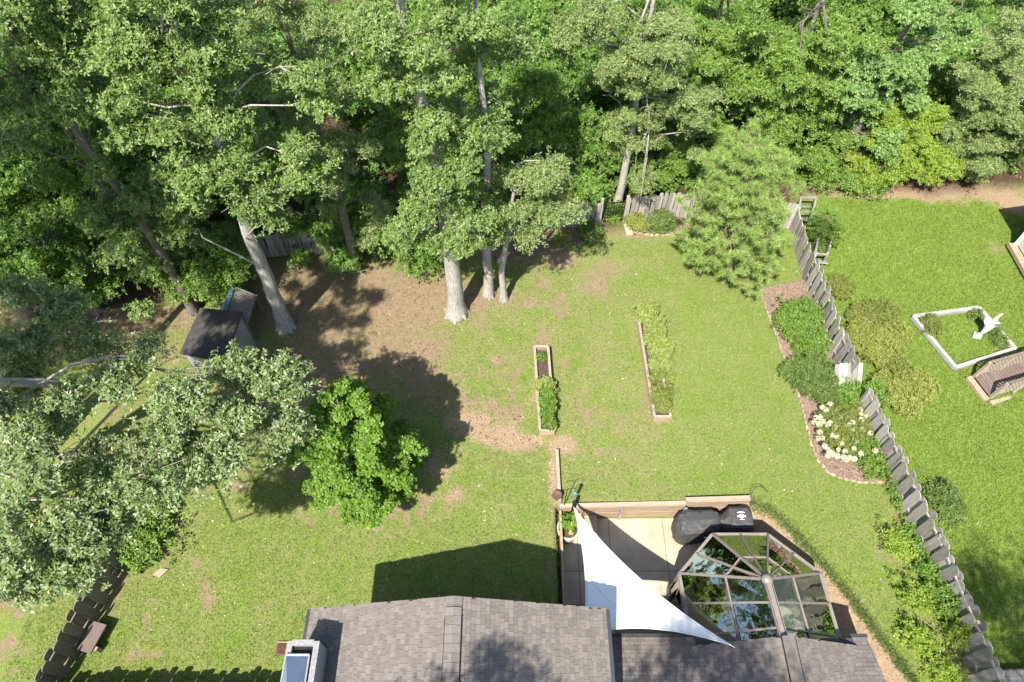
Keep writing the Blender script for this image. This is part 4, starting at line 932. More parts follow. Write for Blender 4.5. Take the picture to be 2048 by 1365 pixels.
# trees beside and behind the drone: their shadows and reflections reach the picture
cl_ = []
for i in range(66):
    q = unit(rng.normal(size=3)) * rng.random() ** .4; cl_.append((q[0]*3, q[1]*3, 14 + q[2]*2.8, .75 * random.uniform(.7, 1.3)))
tall = clump_tree('tall_tree', 'tall oak standing beyond the left fence by the shed', 'oak', [(0, 0, 0), (.1, 0, 6), (0, .1, 13)], .3, cl_, group='tall trees around the house', mult=.75)
def far_tree(x, y, h, r, lab, rz, lean=None):
    o = tall.copy(); COL.objects.link(o); o.location = (x, y, 0); o.rotation_euler = (0, 0, rz); o.scale = (r / 3, r / 3, h / 17); o['label'] = lab
    for c in list(tall.children):
        d = c.copy(); COL.objects.link(d); d.parent = o
far_tree(-3.6, -4.7, 14.4, 2.0, 'tall tree standing on the street side of the house', .4)
far_tree(1.6, -5.2, 15.0, 2.2, 'tall tree on the street side nearest the conservatory', 1.4)
far_tree(10.4, -3.8, 14.5, 2.2, 'tall tree in the neighbour garden on the right', 2.2)
far_tree(-17.0, 14.5, 18.5, 3.4, 'very tall tree far beyond the shed', 3.0)
far_tree(-19.0, 9.0, 12.0, 3.4, 'lower tree standing beyond the left fence', 4.0)
far_tree(17.5, -1.5, 15.0, 3.2, 'tall tree on the far side of the neighbour garden', 5.0)
far_tree(22.5, 3.5, 14.0, 3.4, 'tall tree beside the neighbour house', 5.6)
far_tree(28.5, 12.0, 18.0, 4.4, 'tall tree behind the neighbour house', .9)
far_tree(29.0, 5.5, 18.0, 4.4, 'broad tall tree at the far end of the neighbour garden', 1.9)
tall.location = (-14.8, 10.2, 0)
cl_ = []
for i in range(58):
    q = unit(rng.normal(size=3)) * rng.random() ** .4; cl_.append((-11.8 + q[0]*2.6, 5.9 + q[1]*2.8, 13.4 + q[2]*2.4, .42 * random.uniform(.7, 1.3)))
tb_ = G(28, 1186)
clump_tree('tall_tree', 'tall leaning oak rooted beyond the lower left fence', 'oak', [tb_, tb_ + [-.35, .1, 2.0], tb_ + [-.5, .4, 5.0], (-12.6, 5.6, 9.0), (-11.8, 5.8, 13)], .2, cl_, bark=BARK_D, group='tall trees around the house', mult=.7)

cl_ = []
for i in range(60):
    q = unit(rng.normal(size=3)) * rng.random() ** .45; cl_.append((q[0]*2.4, q[1]*1.8, 3.4 + q[2]*2.6, .62 * random.uniform(.7, 1.3)))
edge_tree = clump_tree('forest_tree', 'shaded tree deep in the wood along the upper edge', 'oakdark', [(0, 0, 0), (.1, 0, 2.5), (0, .1, 5)], .12, cl_, bark=BARK_D, group='trees deep in the wood')
spots_ = [(x + random.uniform(-.9, .9), 28 + random.uniform(-.8, 1.6) + (i % 2) * 3.2) for i, x in enumerate(np.arange(-22, 29, 2.7)) if not -9.5 < x < -4.5]
spots_ += [(-20.5, 24), (-17.5, 21.5), (-21, 19), (-18, 17.5), (25, 24.5), (22, 25.5)]
for i, (x, y) in enumerate(spots_):
    o = edge_tree if i == 0 else edge_tree.copy()
    if i:
        COL.objects.link(o)
        for c in list(edge_tree.children): d = c.copy(); COL.objects.link(d); d.parent = o
    o.location = (x, y, 0); o.rotation_euler = (0, 0, i * 1.7); o.scale = (random.uniform(.85, 1.2),) * 2 + (random.uniform(.9, 1.25),)

# ------------------------------------------------------------------ shrubs and plants
def bush(name, lab, style, spots, cat='shrub', group=None, per=1.0, dens=1.0):
    """spots: (px, py, radius m, height m)"""
    cl = []
    for px, py, r, h in spots:
        c = G(px, py, h * .5); n = max(5, int(26 * dens * r * r / (STYLE[style][4] ** 2) / 3 * (.6 + h)))
        for i in range(n):
            q = unit(rng.normal(size=3)) * rng.random() ** .45; cl.append((c[0] + q[0]*r, c[1] + q[1]*r, max(.08, c[2] + q[2]*h*.5), STYLE[style][4] * random.uniform(.7, 1.25)))
    c0 = G(spots[0][0], spots[0][1], spots[0][3] * .5); zb = float(hz(c0[0], c0[1])); base = np.array([c0[0], c0[1], zb])
    root = thing(name, base, lab, cat, group); tb = MB(); cl = np.array(cl); cl[:, 2] += zb
    for i in range(0, len(cl), 2): tb.tube(limb(base + rng.normal(0, .04, 3) * [1, 1, 0], cl[i, :3], .1, 4), np.linspace(.014, .004, 4), 4, False)
    part('stems', tb, BARK_D, root)
    per_, k, L, W, size, flat = STYLE[style]
    link('foliage', tri_mesh('foliage', clump_leaves(cl, int(per_ * per * .6), k, L, W, flat) - base, 3), LEAF[style], root); return root
bush('shrub', 'round green shrub at the top of the right mulch bed', 'lush', [(1598, 640, .62, .9), (1618, 685, .5, .8)])
bush('shrub', 'dark spreading shrub between the arched gate and lawn', 'dark', [(1630, 752, .66, .9), (1595, 745, .4, .6), (1648, 785, .35, .6)])
bush('ground_cover', 'bright feathery plant below the arched gate', 'lush', [(1700, 800, .5, .45), (1740, 790, .35, .45), (1670, 790, .3, .4)], 'plant')
bush('fern', 'bright leafy plants beside the hydrangea', 'lush', [(1730, 895, .45, .4), (1755, 930, .3, .4), (1745, 860, .3, .4)], 'plant')
bush('shrub', 'golden shrub on the neighbour side of the right fence', 'golden', [(1755, 690, .75, .8), (1725, 670, .5, .7), (1790, 670, .45, .7)])
bush('shrub', 'golden shrub lower down behind the arched gate', 'golden', [(1815, 790, .65, .7), (1790, 770, .5, .7), (1840, 770, .4, .6)])
bush('shrub', 'olive brown shrub above the golden shrub', 'olive', [(1735, 635, .55, .6), (1770, 625, .4, .5)])
bush('shrub', 'olive shrub wedged between the golden shrubs', 'olive', [(1785, 725, .4, .6)])
bush('shrub', 'small olive shrub near the top of the right fence', 'olive', [(1680, 575, .4, .5)])
bush('shrub', 'dark thin shrub on the neighbour side by the lower fence', 'dark', [(1885, 990, .4, .5), (1895, 1025, .35, .4)], per=.6)
bush('shrub', 'yellow green shrub on the bank by the fence', 'yellow', [(1800, 1092, .26, .7)], dens=.62, per=.55)
bush('shrub', 'tall yellow green shrub halfway down the right bank', 'yellow', [(1835, 1190, .3, .7)], dens=.62, per=.55)
bush('shrub', 'spreading yellow green shrub low on the right bank', 'yellow', [(1845, 1280, .36, .7)], dens=.62, per=.55)
bush('shrub', 'yellow green shrub against the lowest fence pickets', 'yellow', [(1915, 1262, .26, .8)], dens=.62, per=.55)
bush('shrub', 'leafy shrub at the bottom corner below the bank', 'yellow', [(1880, 1345, .36, .6)], dens=.62, per=.55)
bush('creeper', 'green creeper along the foot of the lower right fence', 'lush', [(1832, 1060, .16, .3), (1842, 1100, .18, .35), (1858, 1140, .22, .5), (1875, 1180, .25, .6), (1895, 1205, .3, .7), (1812, 1010, .13, .25), (1800, 980, .12, .25)], 'creeper', None, .8)
bush('shrub', 'small round shrub at the back fence left of the gate', 'dark', [(1178, 468, .36, .5)])
bush('shrub', 'low pale shrub under the back fence pickets', 'golden', [(1125, 482, .28, .3)])
bush('shrub', 'small round shrub right of the iron gate', 'golden', [(1277, 447, .36, .45)])
bush('shrub', 'small dark shrub between the gate and the pine', 'dark', [(1324, 445, .42, .45)])
bush('weeds', 'bright weeds growing behind the iron gate', 'lush', [(1224, 425, .35, .3)], 'plant')
bush('shrub', 'leafy green shrub by the left fence', 'forest', [(280, 1085, .45, .8), (300, 1060, .3, .6)], dens=1.2, per=.7)
bush('shrub', 'dark shrub under the broad oak by the left lawn edge', 'dark', [(310, 1000, .45, .8), (330, 940, .4, .7), (355, 905, .35, .6)])
bush('grass_tuft', 'strappy tuft of leaves in the white framed bed', 'olive', [(1862, 655, .32, .3)], 'plant', None, .8)
bush('weeds', 'low weeds along the frame beneath the statue', 'dark', [(1985, 665, .2, .12), (2000, 680, .18, .12), (1950, 632, .15, .1)], 'plant', None, .5)
# ailanthus with long feathered leaves
aB = G(1628, 500); ai = thing('tree_of_heaven', aB, 'tall sapling with long feathered leaves behind the right fence', 'sapling'); tb = MB(); lv = []
tb.tube([aB, aB + [-.05, .05, 1.0], aB + [0, .1, 1.8]], [.03, .025, .012], 6, False)
for i in range(26):
    a = i * 2.4; z = .55 + 1.3 * (i / 26); d = np.array([math.cos(a), math.sin(a), .35]); d /= np.linalg.norm(d); L = random.uniform(.55, .85); b = aB + [0, .08, z]
    pts = [b + d * L * t + np.array([0, 0, -.22 * t * t]) for t in np.linspace(0, 1, 9)]; tb.tube(pts, np.linspace(.01, .003, 9), 4, False)
    sd_ = np.array([-d[1], d[0], 0]); sd_ /= np.linalg.norm(sd_)
    for q in pts[2:]:
        for s in (-1, 1):
            e = q + sd_ * s * .2 + d * .05 + np.array([0, 0, -.03]); w = d * .05; m_ = (q + e) / 2; lv += [q, m_ + w, e, m_ - w]
part('stem', tb, BARK_D, ai); link('foliage', tri_mesh('foliage', np.array(lv) - aB, 4), LEAF['lush'], ai)
# hydrangea with white heads
hy = bush('hydrangea', 'wide hydrangea with many white flower heads in the mulch bed', 'olive', [(1688, 862, .74, .55), (1664, 845, .45, .5), (1715, 850, .5, .5)], 'shrub', None, .75)
hb = root_loc(hy); heads = [(1645, 815), (1652, 820), (1660, 808), (1632, 835), (1640, 835), (1628, 845), (1638, 848), (1645, 843), (1655, 850), (1660, 846), (1670, 855), (1683, 838), (1688, 850), (1697, 850), (1705, 845), (1706, 860), (1720, 820), (1722, 828), (1733, 833), (1722, 840), (1748, 817), (1757, 828), (1749, 836), (1740, 866), (1760, 864), (1640, 865), (1636, 877), (1645, 876), (1665, 870), (1672, 872), (1683, 887), (1650, 893), (1655, 897), (1660, 905), (1655, 912), (1665, 908), (1677, 900), (1690, 903), (1675, 912), (1686, 914), (1708, 897), (1722, 907), (1750, 902), (1700, 915), (1708, 918), (1692, 918), (1725, 859), (1714, 884)]
fl_me = []
for i in range(3):
    q = unit(rng.normal(size=(60, 3))); q[:, 2] = np.abs(q[:, 2]) - .25; q = unit(q)
    me = tri_mesh('flower_head', rosettes(q * .85 * np.array([1, 1, .85]), q, 6, .32, .26, -.1, .3), 3); me.materials.append(LEAF['flower']); fl_me.append(me)
for px, py in heads:
    z = .55 + random.uniform(-.08, .06); c = G(px, py, z); s = random.uniform(.08, .12)
    link('flower_head', random.choice(fl_me), None, hy, tuple(c - hb), (random.uniform(-.4, .1), random.uniform(-.3, .3), random.uniform(0, 6)), (s, s, s))

# ------------------------------------------------------------------ raised beds
def raised_bed(lab, tl, tr, br, bl, zt=.33):
    q = [G(*k_, zt)[:2] for k_ in (tl, tr, br, bl)]; c = sum(q) / 4
    root = thing('raised_bed', (c[0], c[1], 0), lab, 'raised bed'); w = .06
    for i in range(4):
        a, b = q[i], q[(i+1) % 4]
        for j in range(2):
            part('plank', MB().beam((*a, zt*(.25 + .5*j) + .01*j), (*b, zt*(.25 + .5*j) + .01*j), .045, zt/2 - .012), WOODTAN, root)
        part('rim_board', MB().beam((*(a + (b-a)*.0), zt + .022 + .003*(i % 2)), (*b, zt + .022 + .003*(i % 2)), .085, .028), WOODPALE, root)
    ins = [c + (k_ - c) * .955 for k_ in q]
    part('soil', MB().prism([tuple(k_) for k_ in reversed(ins)], .0, zt - .10), SOIL, root)
    return root, q, c
rb1, q1, c1 = raised_bed('narrow raised bed with mostly bare soil left of the middle lawn', (1069, 694), (1096, 694), (1109, 862), (1080, 862))
rb2, q2, c2 = raised_bed('narrow raised bed overgrown with vines on the right lawn', (1277, 640), (1303, 640), (1341, 834), (1309, 834))
poly = np.array(q1); 
def crop(name, lab, style, spots, zb=.24, cat='plant', per=1.0, size=None, bright=None):
    cl = []; per_, k, L, W, sz, flat = STYLE[style]; sz = size or sz
    for px, py, rx, ry, h, n in spots:
        for i in range(n):
            x = px + random.uniform(-rx, rx); y = py + random.uniform(-ry, ry); c = G(x, y, zb + h * random.uniform(.3, 1)); cl.append((*c, sz * random.uniform(.6, 1.2)))
    cl = np.array(cl); base = np.array([cl[:, 0].mean(), cl[:, 1].mean(), zb - .02]); root = thing(name, base, lab, cat); tb = MB()
    for c in cl[::2]: tb.tube(limb((c[0] + random.uniform(-.05, .05), c[1] + random.uniform(-.05, .05), zb - .03), c[:3], .05, 3), [.008, .007, .004], 4, False)
    part('stems', tb, LEAF['olive'], root)
    link('foliage', tri_mesh('foliage', clump_leaves(cl, int(per_ * per * .5), k, L, W, flat) - base, 3), LEAF[style], root)
crop('bean_plant', 'small bright seedling alone in the bare raised bed', 'lush', [(1082, 714, 5, 3, .15, 3)], per=.35, size=.1)
crop('squash_plant', 'pale yellowish plant in the middle of the bare raised bed', 'vine', [(1090, 765, 15, 14, .3, 12)], per=.45, size=.12)
crop('pepper_plant', 'bright green pepper row at the near end of the bare raised bed', 'lush', [(1094, 800, 12, 22, .3, 22), (1097, 835, 9, 18, .25, 16)], per=.45, size=.12)
crop('bean_vine', 'pale bean vines over the far half of the right raised bed', 'vine', [(1296, 625, 12, 12, .5, 18), (1310, 662, 14, 24, .5, 40), (1320, 710, 17, 24, .45, 38), (1326, 697, 18, 8, .4, 10)], per=.7, size=.16)
crop('tomato_plant', 'thin grey green plants over the near half of the right raised bed', 'olive', [(1314, 748, 13, 14, .4, 12), (1322, 785, 17, 22, .4, 20), (1328, 812, 13, 12, .3, 12)], per=.4, size=.16)

# ------------------------------------------------------------------ patio pieces
pc = G(1137, 1058, -.28); pot = thing('round_planter', (pc[0], pc[1], ZP), 'round cream planter pot in the patio corner', 'planter')
zc = ZP + .02; part('pot', MB().lathe((pc[0], pc[1], zc), [(.27, 0), (.33, .35), (.36, .56), (.36, .60), (.30, .60), (.28, .52)], 28), CREAM, pot, True)
part('soil', MB().lathe((pc[0], pc[1], zc + .5), [(.285, 0), (.285, .03), (.05, .05)], 20), SOIL, pot)
sf_ = thing('sunflower_plant', (pc[0], pc[1], zc + .54), 'big leaved plant with yellow flowers in the cream planter', 'plant'); lv = []; tb = MB()
for i in range(34):
    a = i * 2.4; z = zc + .65 + .42 * (i / 34); r = random.uniform(.03, .2) * (1.1 - .5 * i / 34); b = np.array([pc[0] + .02 + math.cos(a)*r, pc[1] + .14 + math.sin(a)*r*1.2, z])
    d = np.array([math.cos(a), math.sin(a), -.15]); s = np.array([-d[1], d[0], random.uniform(-.3, .3)]); L = random.uniform(.14, .24); W = L * .72; nn = np.array([0, 0, .03])
    lv += [b, b + d*L*.35 + s*W*.5 + nn, b + d*L, b + d*L*.35 - s*W*.5 + nn]
    tb.tube([(pc[0] + .02, pc[1] + .1, zc + .5), b], [.012, .006], 4, False)
part('stems', tb, LEAF['olive'], sf_); link('foliage', tri_mesh('foliage', np.array(lv) - root_loc(sf_), 4), LEAF['maple'], sf_)
YEL = plain('yellow_petal', (.62, .50, .06), (.5, .38, .04), .7, 9, .1)
for px, py in ((1146, 1048), (1141, 1066), (1165, 1029)):
    c = G(px, py, zc + 1.0); q = rosettes(np.array([c]), np.array([[0, -.2, 1.0]]), 9, .09, .04); link('flower', tri_mesh('flower', q - root_loc(sf_), 3), YEL, sf_)
# shepherd hook with feeder, and the rusty dish
hk = G(1128, 1013, 0); sh = thing('shepherd_hook', (hk[0], hk[1], 0), 'black double shepherd hook with a hanging feeder at the patio corner', 'garden hook')
t1 = hk + np.array([.02, .02, 1.15]); 
part('pole', MB().tube([hk, hk + [.0, .0, .6], t1], .013, 6), METALDARK, sh)
for sx, hgt in ((-1, .0), (1, .10)):
    pts = [t1 + [0, 0, -.05 + hgt]] + [t1 + np.array([sx * .13 * (1 - math.cos(a)), .0, hgt + .10 * math.sin(a)]) for a in np.linspace(0, math.pi * 1.05, 9)]
    part('hook', MB().tube(pts, .010, 5), METALDARK, sh)
fd = thing('bird_feeder', (hk[0] + .26, hk[1] + .02, .78), 'small blue topped tube feeder hanging from the hook', 'bird feeder')
part('tube', MB().lathe((hk[0] + .26, hk[1] + .02, .66), [(.05, 0), (.055, .02), (.045, .06), (.045, .34)], 12), STEEL, fd); part('lid', MB().lathe((hk[0] + .26, hk[1] + .02, 1.0), [(.065, 0), (.06, .03), (.02, .07)], 12), BLUE, fd); part('wire', MB().tube([(hk[0] + .26, hk[1] + .02, 1.06), (hk[0] + .26, hk[1] + .02, 1.24)], .004, 4), METALDARK, fd)
dc = G(1114, 991, .35); single('rusty_dish', MB().lathe((dc[0], dc[1], .0), [(.05, 0), (.03, .02), (.02, .3), (.10, .33), (.155, .36), (.15, .375), (.03, .345)], 22), TERRA, 'round rusty dish on a stem beside the timber edging', 'bird bath', sm=False)
hw = [G(*q) + [0, 0, z] for q, z in (((1496, 1005), .1), ((1498, 992), .35), ((1506, 983), .4), ((1520, 978), .2), ((1535, 985), .02))]
single('wire_loop', MB().tube(hw, .01, 5), METALDARK, 'thin black wire bent over the end of the patio wall', 'wire')

# ------------------------------------------------------------------ shed, lean-to and clutter at the left
def quadp(pts): return [np.asarray(k_, float) for k_ in pts]
TL, TR, BR, BL = G(400, 616, 1.55), G(484, 624, 1.95), G(447, 724, 1.95), G(359, 707, 1.55)
shd = thing('garden_shed', ((TL + TR + BR + BL) / 4) * [1, 1, 0], 'small grey shed with a dark felt roof', 'shed')
mb = MB(); slab(mb, TL, TR, BR, BL, .06); part('roof', mb, SHEDROOF, shd)
def inset(p_, f): c = (TL + TR + BR + BL) / 4; return c * f + np.asarray(p_) * (1 - f)
wq = [inset(k_, .09) for k_ in (TL, TR, BR, BL)]
for i in range(4):
    a, b = wq[i], wq[(i+1) % 4]; nb = 7
    for j in range(nb):
        p0 = a + (b - a) * j / nb; p1 = a + (b - a) * (j + .97) / nb
        part('wall_board', MB().add([(*p0[:2], 0), (*p1[:2], 0), (*p1[:2], p1[2] - .07), (*p0[:2], p0[2] - .07)] + [(k_[0]*.985 + .015*root_loc(shd)[0], k_[1]*.985 + .015*root_loc(shd)[1], z) for k_, z in ((p0, 0), (p1, 0), (p1, p1[2] - .07), (p0, p0[2] - .07))], [(0, 1, 2, 3), (7, 6, 5, 4), (0, 3, 7, 4), (1, 5, 6, 2), (3, 2, 6, 7)]), SHEDWALL, shd)
L0, L1, L2, L3 = G(470, 573, 1.30), G(514, 591, 1.12), G(494, 655, 1.12), G(448, 640, 1.30)
lt = thing('lean_to', (L0 + L1 + L2 + L3) / 4 * [1, 1, 0], 'lean to with a pale corrugated metal roof behind the shed', 'lean-to')
nv = 64; cv = []; 
for i in range(nv + 1):
    t = i / nv; a = lerp(L0, L3, t); b = lerp(L1, L2, t); w_ = .03 * math.sin(t * nv * math.pi / 2 + .3); cv += [a + [0, 0, w_], b + [0, 0, w_]]
part('corrugated_roof', MB().add(cv, [(2*i, 2*i+1, 2*i+3, 2*i+2) for i in range(nv)]), CORR, lt)
for k_ in (L0, L1, L2, L3):
    k2 = k_ * .93 + .07 * (L0 + L1 + L2 + L3) / 4; part('post', MB().box((k2[0], k2[1], (k_[2] - .05)/2), (.07, .07, k_[2] - .05)), WOODBROWN, lt)
part('ridge_strip', MB().beam(L0 + [-.04, 0, .04], L3 + [-.04, 0, .04], .13, .03), BLUE, lt)
T0, T1, T2, T3 = G(452, 590, 1.0), G(463, 578, 1.22), G(448, 628, 1.25), G(428, 622, .7)
single('white_tarp', MB().add([T0, T1, T2, T3, (T0+T2)/2 + [0, 0, .12]], [(0, 1, 4), (1, 2, 4), (2, 3, 4), (3, 0, 4)]).add([T0 * [1, 1, 0], T3 * [1, 1, 0], T3, T0], [(0, 1, 2, 3)]), WHITEWORN, 'leaf strewn white tarp beside the corrugated roof', 'tarp')
tr0 = G(369, 579, .3); tbx = thing('steel_tray', (tr0[0], tr0[1], 0), 'small shiny steel tray on legs under the leaves', 'tray')
part('tray_top', MB().box((tr0[0], tr0[1], .3), (.42, .3, .03), .1), STEEL, tbx); part('front_lip', MB().box((tr0[0] + .02, tr0[1] - .165, .27), (.42, .02, .08), .1), WHITE, tbx)
for sx in (-.17, .17):
    for sy in (-.1, .1): part('leg', MB().box((tr0[0] + sx, tr0[1] + sy, .145), (.03, .03, .29)), STEEL, tbx)
wp0 = G(112, 600); wp = thing('woodpile', (wp0[0], wp0[1], 0), 'pile of old boards under the trees at the left', 'woodpile')
for i in range(14):
    a = G(80 + random.uniform(-8, 8), 612 + i * 2.2, .1 + .05 * (i % 4)); b = G(178 - i*1.5, 575 + i * 2.4, .1 + .05 * (i % 4)); part('board', MB().beam(a, b, .09, .03), WOODBROWN, wp)
ty = G(165, 602, .15); single('old_tyre', MB().tube([ty + [.24 * math.cos(a), .18 * math.sin(a), .17 * math.sin(a)] for a in np.linspace(0, 6.283, 21)], .075, 8, False), RUBBER, 'old black tyre leaning on the board pile', 'tyre', sm=True)
pl0, pl1 = G(180, 577, .1), G(122, 508, 2.2); single('leaning_pole', MB().tube([pl0, (pl0 + pl1)/2, pl1], [.03, .025, .015], 6), BARK, 'thin pale pole leaning above the board pile', 'pole')
st0 = G(40, 1196); 
sr = thing('surface_roots', (st0[0], st0[1], 0), 'whitish surface roots at the foot of the broad oak', 'roots')
for i in range(6):
    a = -.9 + i * .62 + random.uniform(-.2, .2); d = np.array([math.cos(a), math.sin(a), 0]); e = np.array([-d[1], d[0], 0]) * random.uniform(-.35, .35); L = random.uniform(.35, .7)
    part('root', MB().tube([st0 + d*.02 + [0, 0, .03], st0 + d*L*.3 + e*.1 + [0, 0, .035], st0 + d*L*.65 + e*.4 + [0, 0, .02], st0 + d*L + e + [0, 0, -.02]], [.07, .055, .035, .012], 6, True, .2), BARK, sr, True)
s0 = G(189, 1277, .2)
sb = thing('stone_bench', (s0[0], s0[1], 0), 'tan slab bench against the left fence', 'bench')
part('seat', MB().box((s0[0], s0[1], .33), (.42, .75, .06), -.25), DECK, sb)
for sy in (-.25, .25): part('leg', MB().box((s0[0] - sy*.25, s0[1] + sy, .15), (.32, .1, .3), -.25), STONE, sb)
sq = G(322, 1147); single('flat_stone', MB().prism([(sq[0] - .22, sq[1] - .05), (sq[0] + .02, sq[1] - .13), (sq[0] + .2, sq[1] + .1), (sq[0] - .02, sq[1] + .13)], -.02, .05), STONE, 'flat tan stone lying on the lawn by the left fence', 'stone')
dg = G(563, 1298); grt = thing('drain_grate', (dg[0], dg[1], 0), 'small red brown slatted drain grate in the lawn', 'drain grate')
for i in range(7): part('slat', MB().box((dg[0] - .105 + i*.035, dg[1], .03), (.02, .26, .03)), BRICK, grt)
part('frame', MB().box((dg[0], dg[1], .005), (.29, .31, .03)), RUST, grt); part('edge_board', MB().box((dg[0] + .01, dg[1] + .16, .03), (.3, .03, .045)), WOODTAN, grt)

# ------------------------------------------------------------------ neighbour side
fr = [G(*q, .12)[:2] for q in ((1826, 634), (1957, 616), (2030, 698), (1910, 736))]
fb = thing('framed_garden_bed', ((fr[0] + fr[2])[0] / 2, (fr[0] + fr[2])[1] / 2, 0), 'four sided garden bed framed in worn white timbers', 'garden bed')
for i in range(4):
    a, b = fr[i], fr[(i+1) % 4]; part('timber', MB().beam((*a, .10 + .004*i), (*b, .09 + .004*i), .135, .15), WHITEWORN, fb)
# statue: a white bird with raised wings on a plinth
STATUE = plain('chalky_white_statue', (.52, .52, .515), (.40, .41, .42), .75, 7, .3)
s0 = G(1952, 672); stt = thing('bird_statue', (s0[0], s0[1], 0), 'white statue of a bird with raised wings', 'statue')
part('plinth', MB().prism([(s0[0] - .26, s0[1] - .12), (s0[0] + .1, s0[1] - .22), (s0[0] + .26, s0[1] + .02), (s0[0] - .08, s0[1] + .16)], 0, .12), STATUE, stt)
def blob(mb, pts, rad, seg=10): mb.tube(pts, rad, seg, True, .03)
mb = MB(); blob(mb, [s0 + [.12, .0, .08], s0 + [.2, .03, .3], s0 + [.26, .06, .55], s0 + [.3, .1, .8], s0 + [.32, .12, .98], s0 + [.36, .06, 1.08]], [.07, .1, .17, .2, .13, .05]); part('body', mb, STATUE, stt, True)
mb = MB(); blob(mb, [s0 + [.33, .08, .95], s0 + [.42, .02, 1.06], s0 + [.5, -.02, 1.06]], [.10, .085, .05]); mb.tube([s0 + [.5, -.02, 1.06], s0 + [.58, -.05, 1.02]], [.035, .008], 7); part('head', mb, STATUE, stt, True)
def wing(root_, tip, wid, bend):
    root_ = np.asarray(root_); tip = np.asarray(tip); d = tip - root_; s = np.cross(d, [.2, -.9, .4]); s = s / np.linalg.norm(s); n = np.cross(d, s); n = n / np.linalg.norm(n); top = []; bot = []
    for t in np.linspace(0, 1, 8):
        w = wid * (.55 + 1.4 * t - 1.75 * t * t) ; c = root_ + d * t + n * bend * math.sin(t * 3.14); top += [c - s*w/2 + n*.02, c + s*w/2 + n*.02]; bot += [c - s*w/2 - n*.02, c + s*w/2 - n*.02]
    m_ = len(top); f = []
    for i in range(7):
        a = 2*i; f += [(a, a+1, a+3, a+2), (m_+a+2, m_+a+3, m_+a+1, m_+a), (a, a+2, m_+a+2, m_+a), (a+1, m_+a+1, m_+a+3, a+3)]
    f += [(0, m_, m_+1, 1), (14, 15, m_+15, m_+14)]
    part('wing', MB().add(top + bot, f), STATUE, stt)
wing(s0 + [.24, .12, .7], s0 + [.0, .32, 1.22], .38, .06); wing(s0 + [.34, .1, .75], s0 + [.58, .28, 1.42], .26, .05)
part('tail', MB().tube([s0 + [.14, .02, .12], s0 + [-.02, -.03, .25], s0 + [-.14, -.02, .18]], [.04, .05, .015], 7), STATUE, stt, True)

stt.scale = (.74, .74, .74)
# ramp with lattice rails
rA, rB = G(1957, 752, .15), G(1979, 795, .15); rd = np.array([.965, .26, 0]); wv = (rA - rB) * [1, 1, 0]; wv = np.array([-.26, .965, 0]) * np.linalg.norm(wv)
rp = thing('garden_ramp', (rB[0], rB[1], 0), 'brown boarded ramp with lattice railings leading to the neighbour house', 'ramp')
for i in range(24):
    c = rB + rd * (.06 + i * .115) + wv * .5; part('deck_board', MB().box((c[0], c[1], .17 + i*.008), (.105, np.linalg.norm(wv), .03), math.atan2(rd[1], rd[0])), DECK, rp)
part('front_step', MB().box(tuple((rB - rd*.12 + wv*.5)[:2]) + (.07,), (.2, np.linalg.norm(wv) + .1, .13), math.atan2(rd[1], rd[0])), WOODTAN, rp)
for k_, off in ((0, 0.0), (1, 1.0)):
    b = rB + wv * off + rd * .05; lat = MB(); hgt = .78
    part('hand_rail', MB().beam((*(b + rd*.12)[:2], .15 + hgt + .06), (*(b + rd*2.7)[:2], .15 + hgt + .26), .085, .04), DECK, rp)
    for s in (0, .9, 1.8, 2.65): part('post', MB().beam((*(b + rd*(s))[:2], .1), (*(b + rd*(s+.1))[:2], .15 + hgt + .04 + s*.07), .09, .09), WOODPALE, rp)
    for j in range(-5, 26):
        for sg in (-1, 1):
            s0_, s1_ = j * .125, j * .125 + .6 * sg
            p0 = [s0_, .0]; p1 = [s1_, hgt]
            lo, hi = sorted((s0_, s1_))
            if lo < 0 or hi > 2.7: continue
            a = b + rd * s0_; c = b + rd * s1_; lat.beam((a[0], a[1] + sg*.006, .17 + s0_*.07), (c[0], c[1] + sg*.006, .15 + hgt + s1_*.07), .012, .045)
    part('lattice', lat, WOODPALE, rp)
single('paving_stone', MB().prism([tuple(G(*q)[:2]) for q in ((1978, 803), (2020, 792), (2022, 798), (1984, 812))][::-1], -.02, .04), STONE, 'flat pale paving stones at the foot of the ramp', 'paving')

# neighbour house, corner in view
nh = thing('neighbour_house', (22, 14, 0), 'corner of the neighbour house with pale siding', 'house')
nx0, nyb = 19.75, 18.45
part('wall', MB().prism([(nx0 + .03, 8), (26, 8), (26, nyb - .03), (nx0 + .03, nyb - .03)], .25, 2.75), SIDING, nh)
for i in range(16): part('siding_board', MB().box((nx0, (8 + nyb - .1)/2, .42 + i*.15), (.03, nyb - 8 - .1, .145), 0, .06), SIDING, nh)
part('corner_trim', MB().box((nx0 - .01, nyb - .02, 1.5), (.12, .12, 2.5)), WHITE, nh)
part('sill_board', MB().box((nx0 - .12, 13.2, .2), (.3, 10.6, .16)), WOODTAN, nh)
part('base', MB().prism([(nx0 - .05, 8), (26, 8), (26, nyb), (nx0 - .05, nyb)], -.05, .14), SOIL, nh)
mb = MB(); slab(mb, (nx0 - .5, 7.6, 2.75), (nx0 - .5, nyb + .4, 2.75), (23, nyb + .4, 3.9), (23, 7.6, 3.9)); slab(mb, (26.5, nyb + .4, 2.75), (26.5, 7.6, 2.75), (23, 7.6, 3.9), (23, nyb + .4, 3.9)); part('roof', mb, SHINGLE, nh)
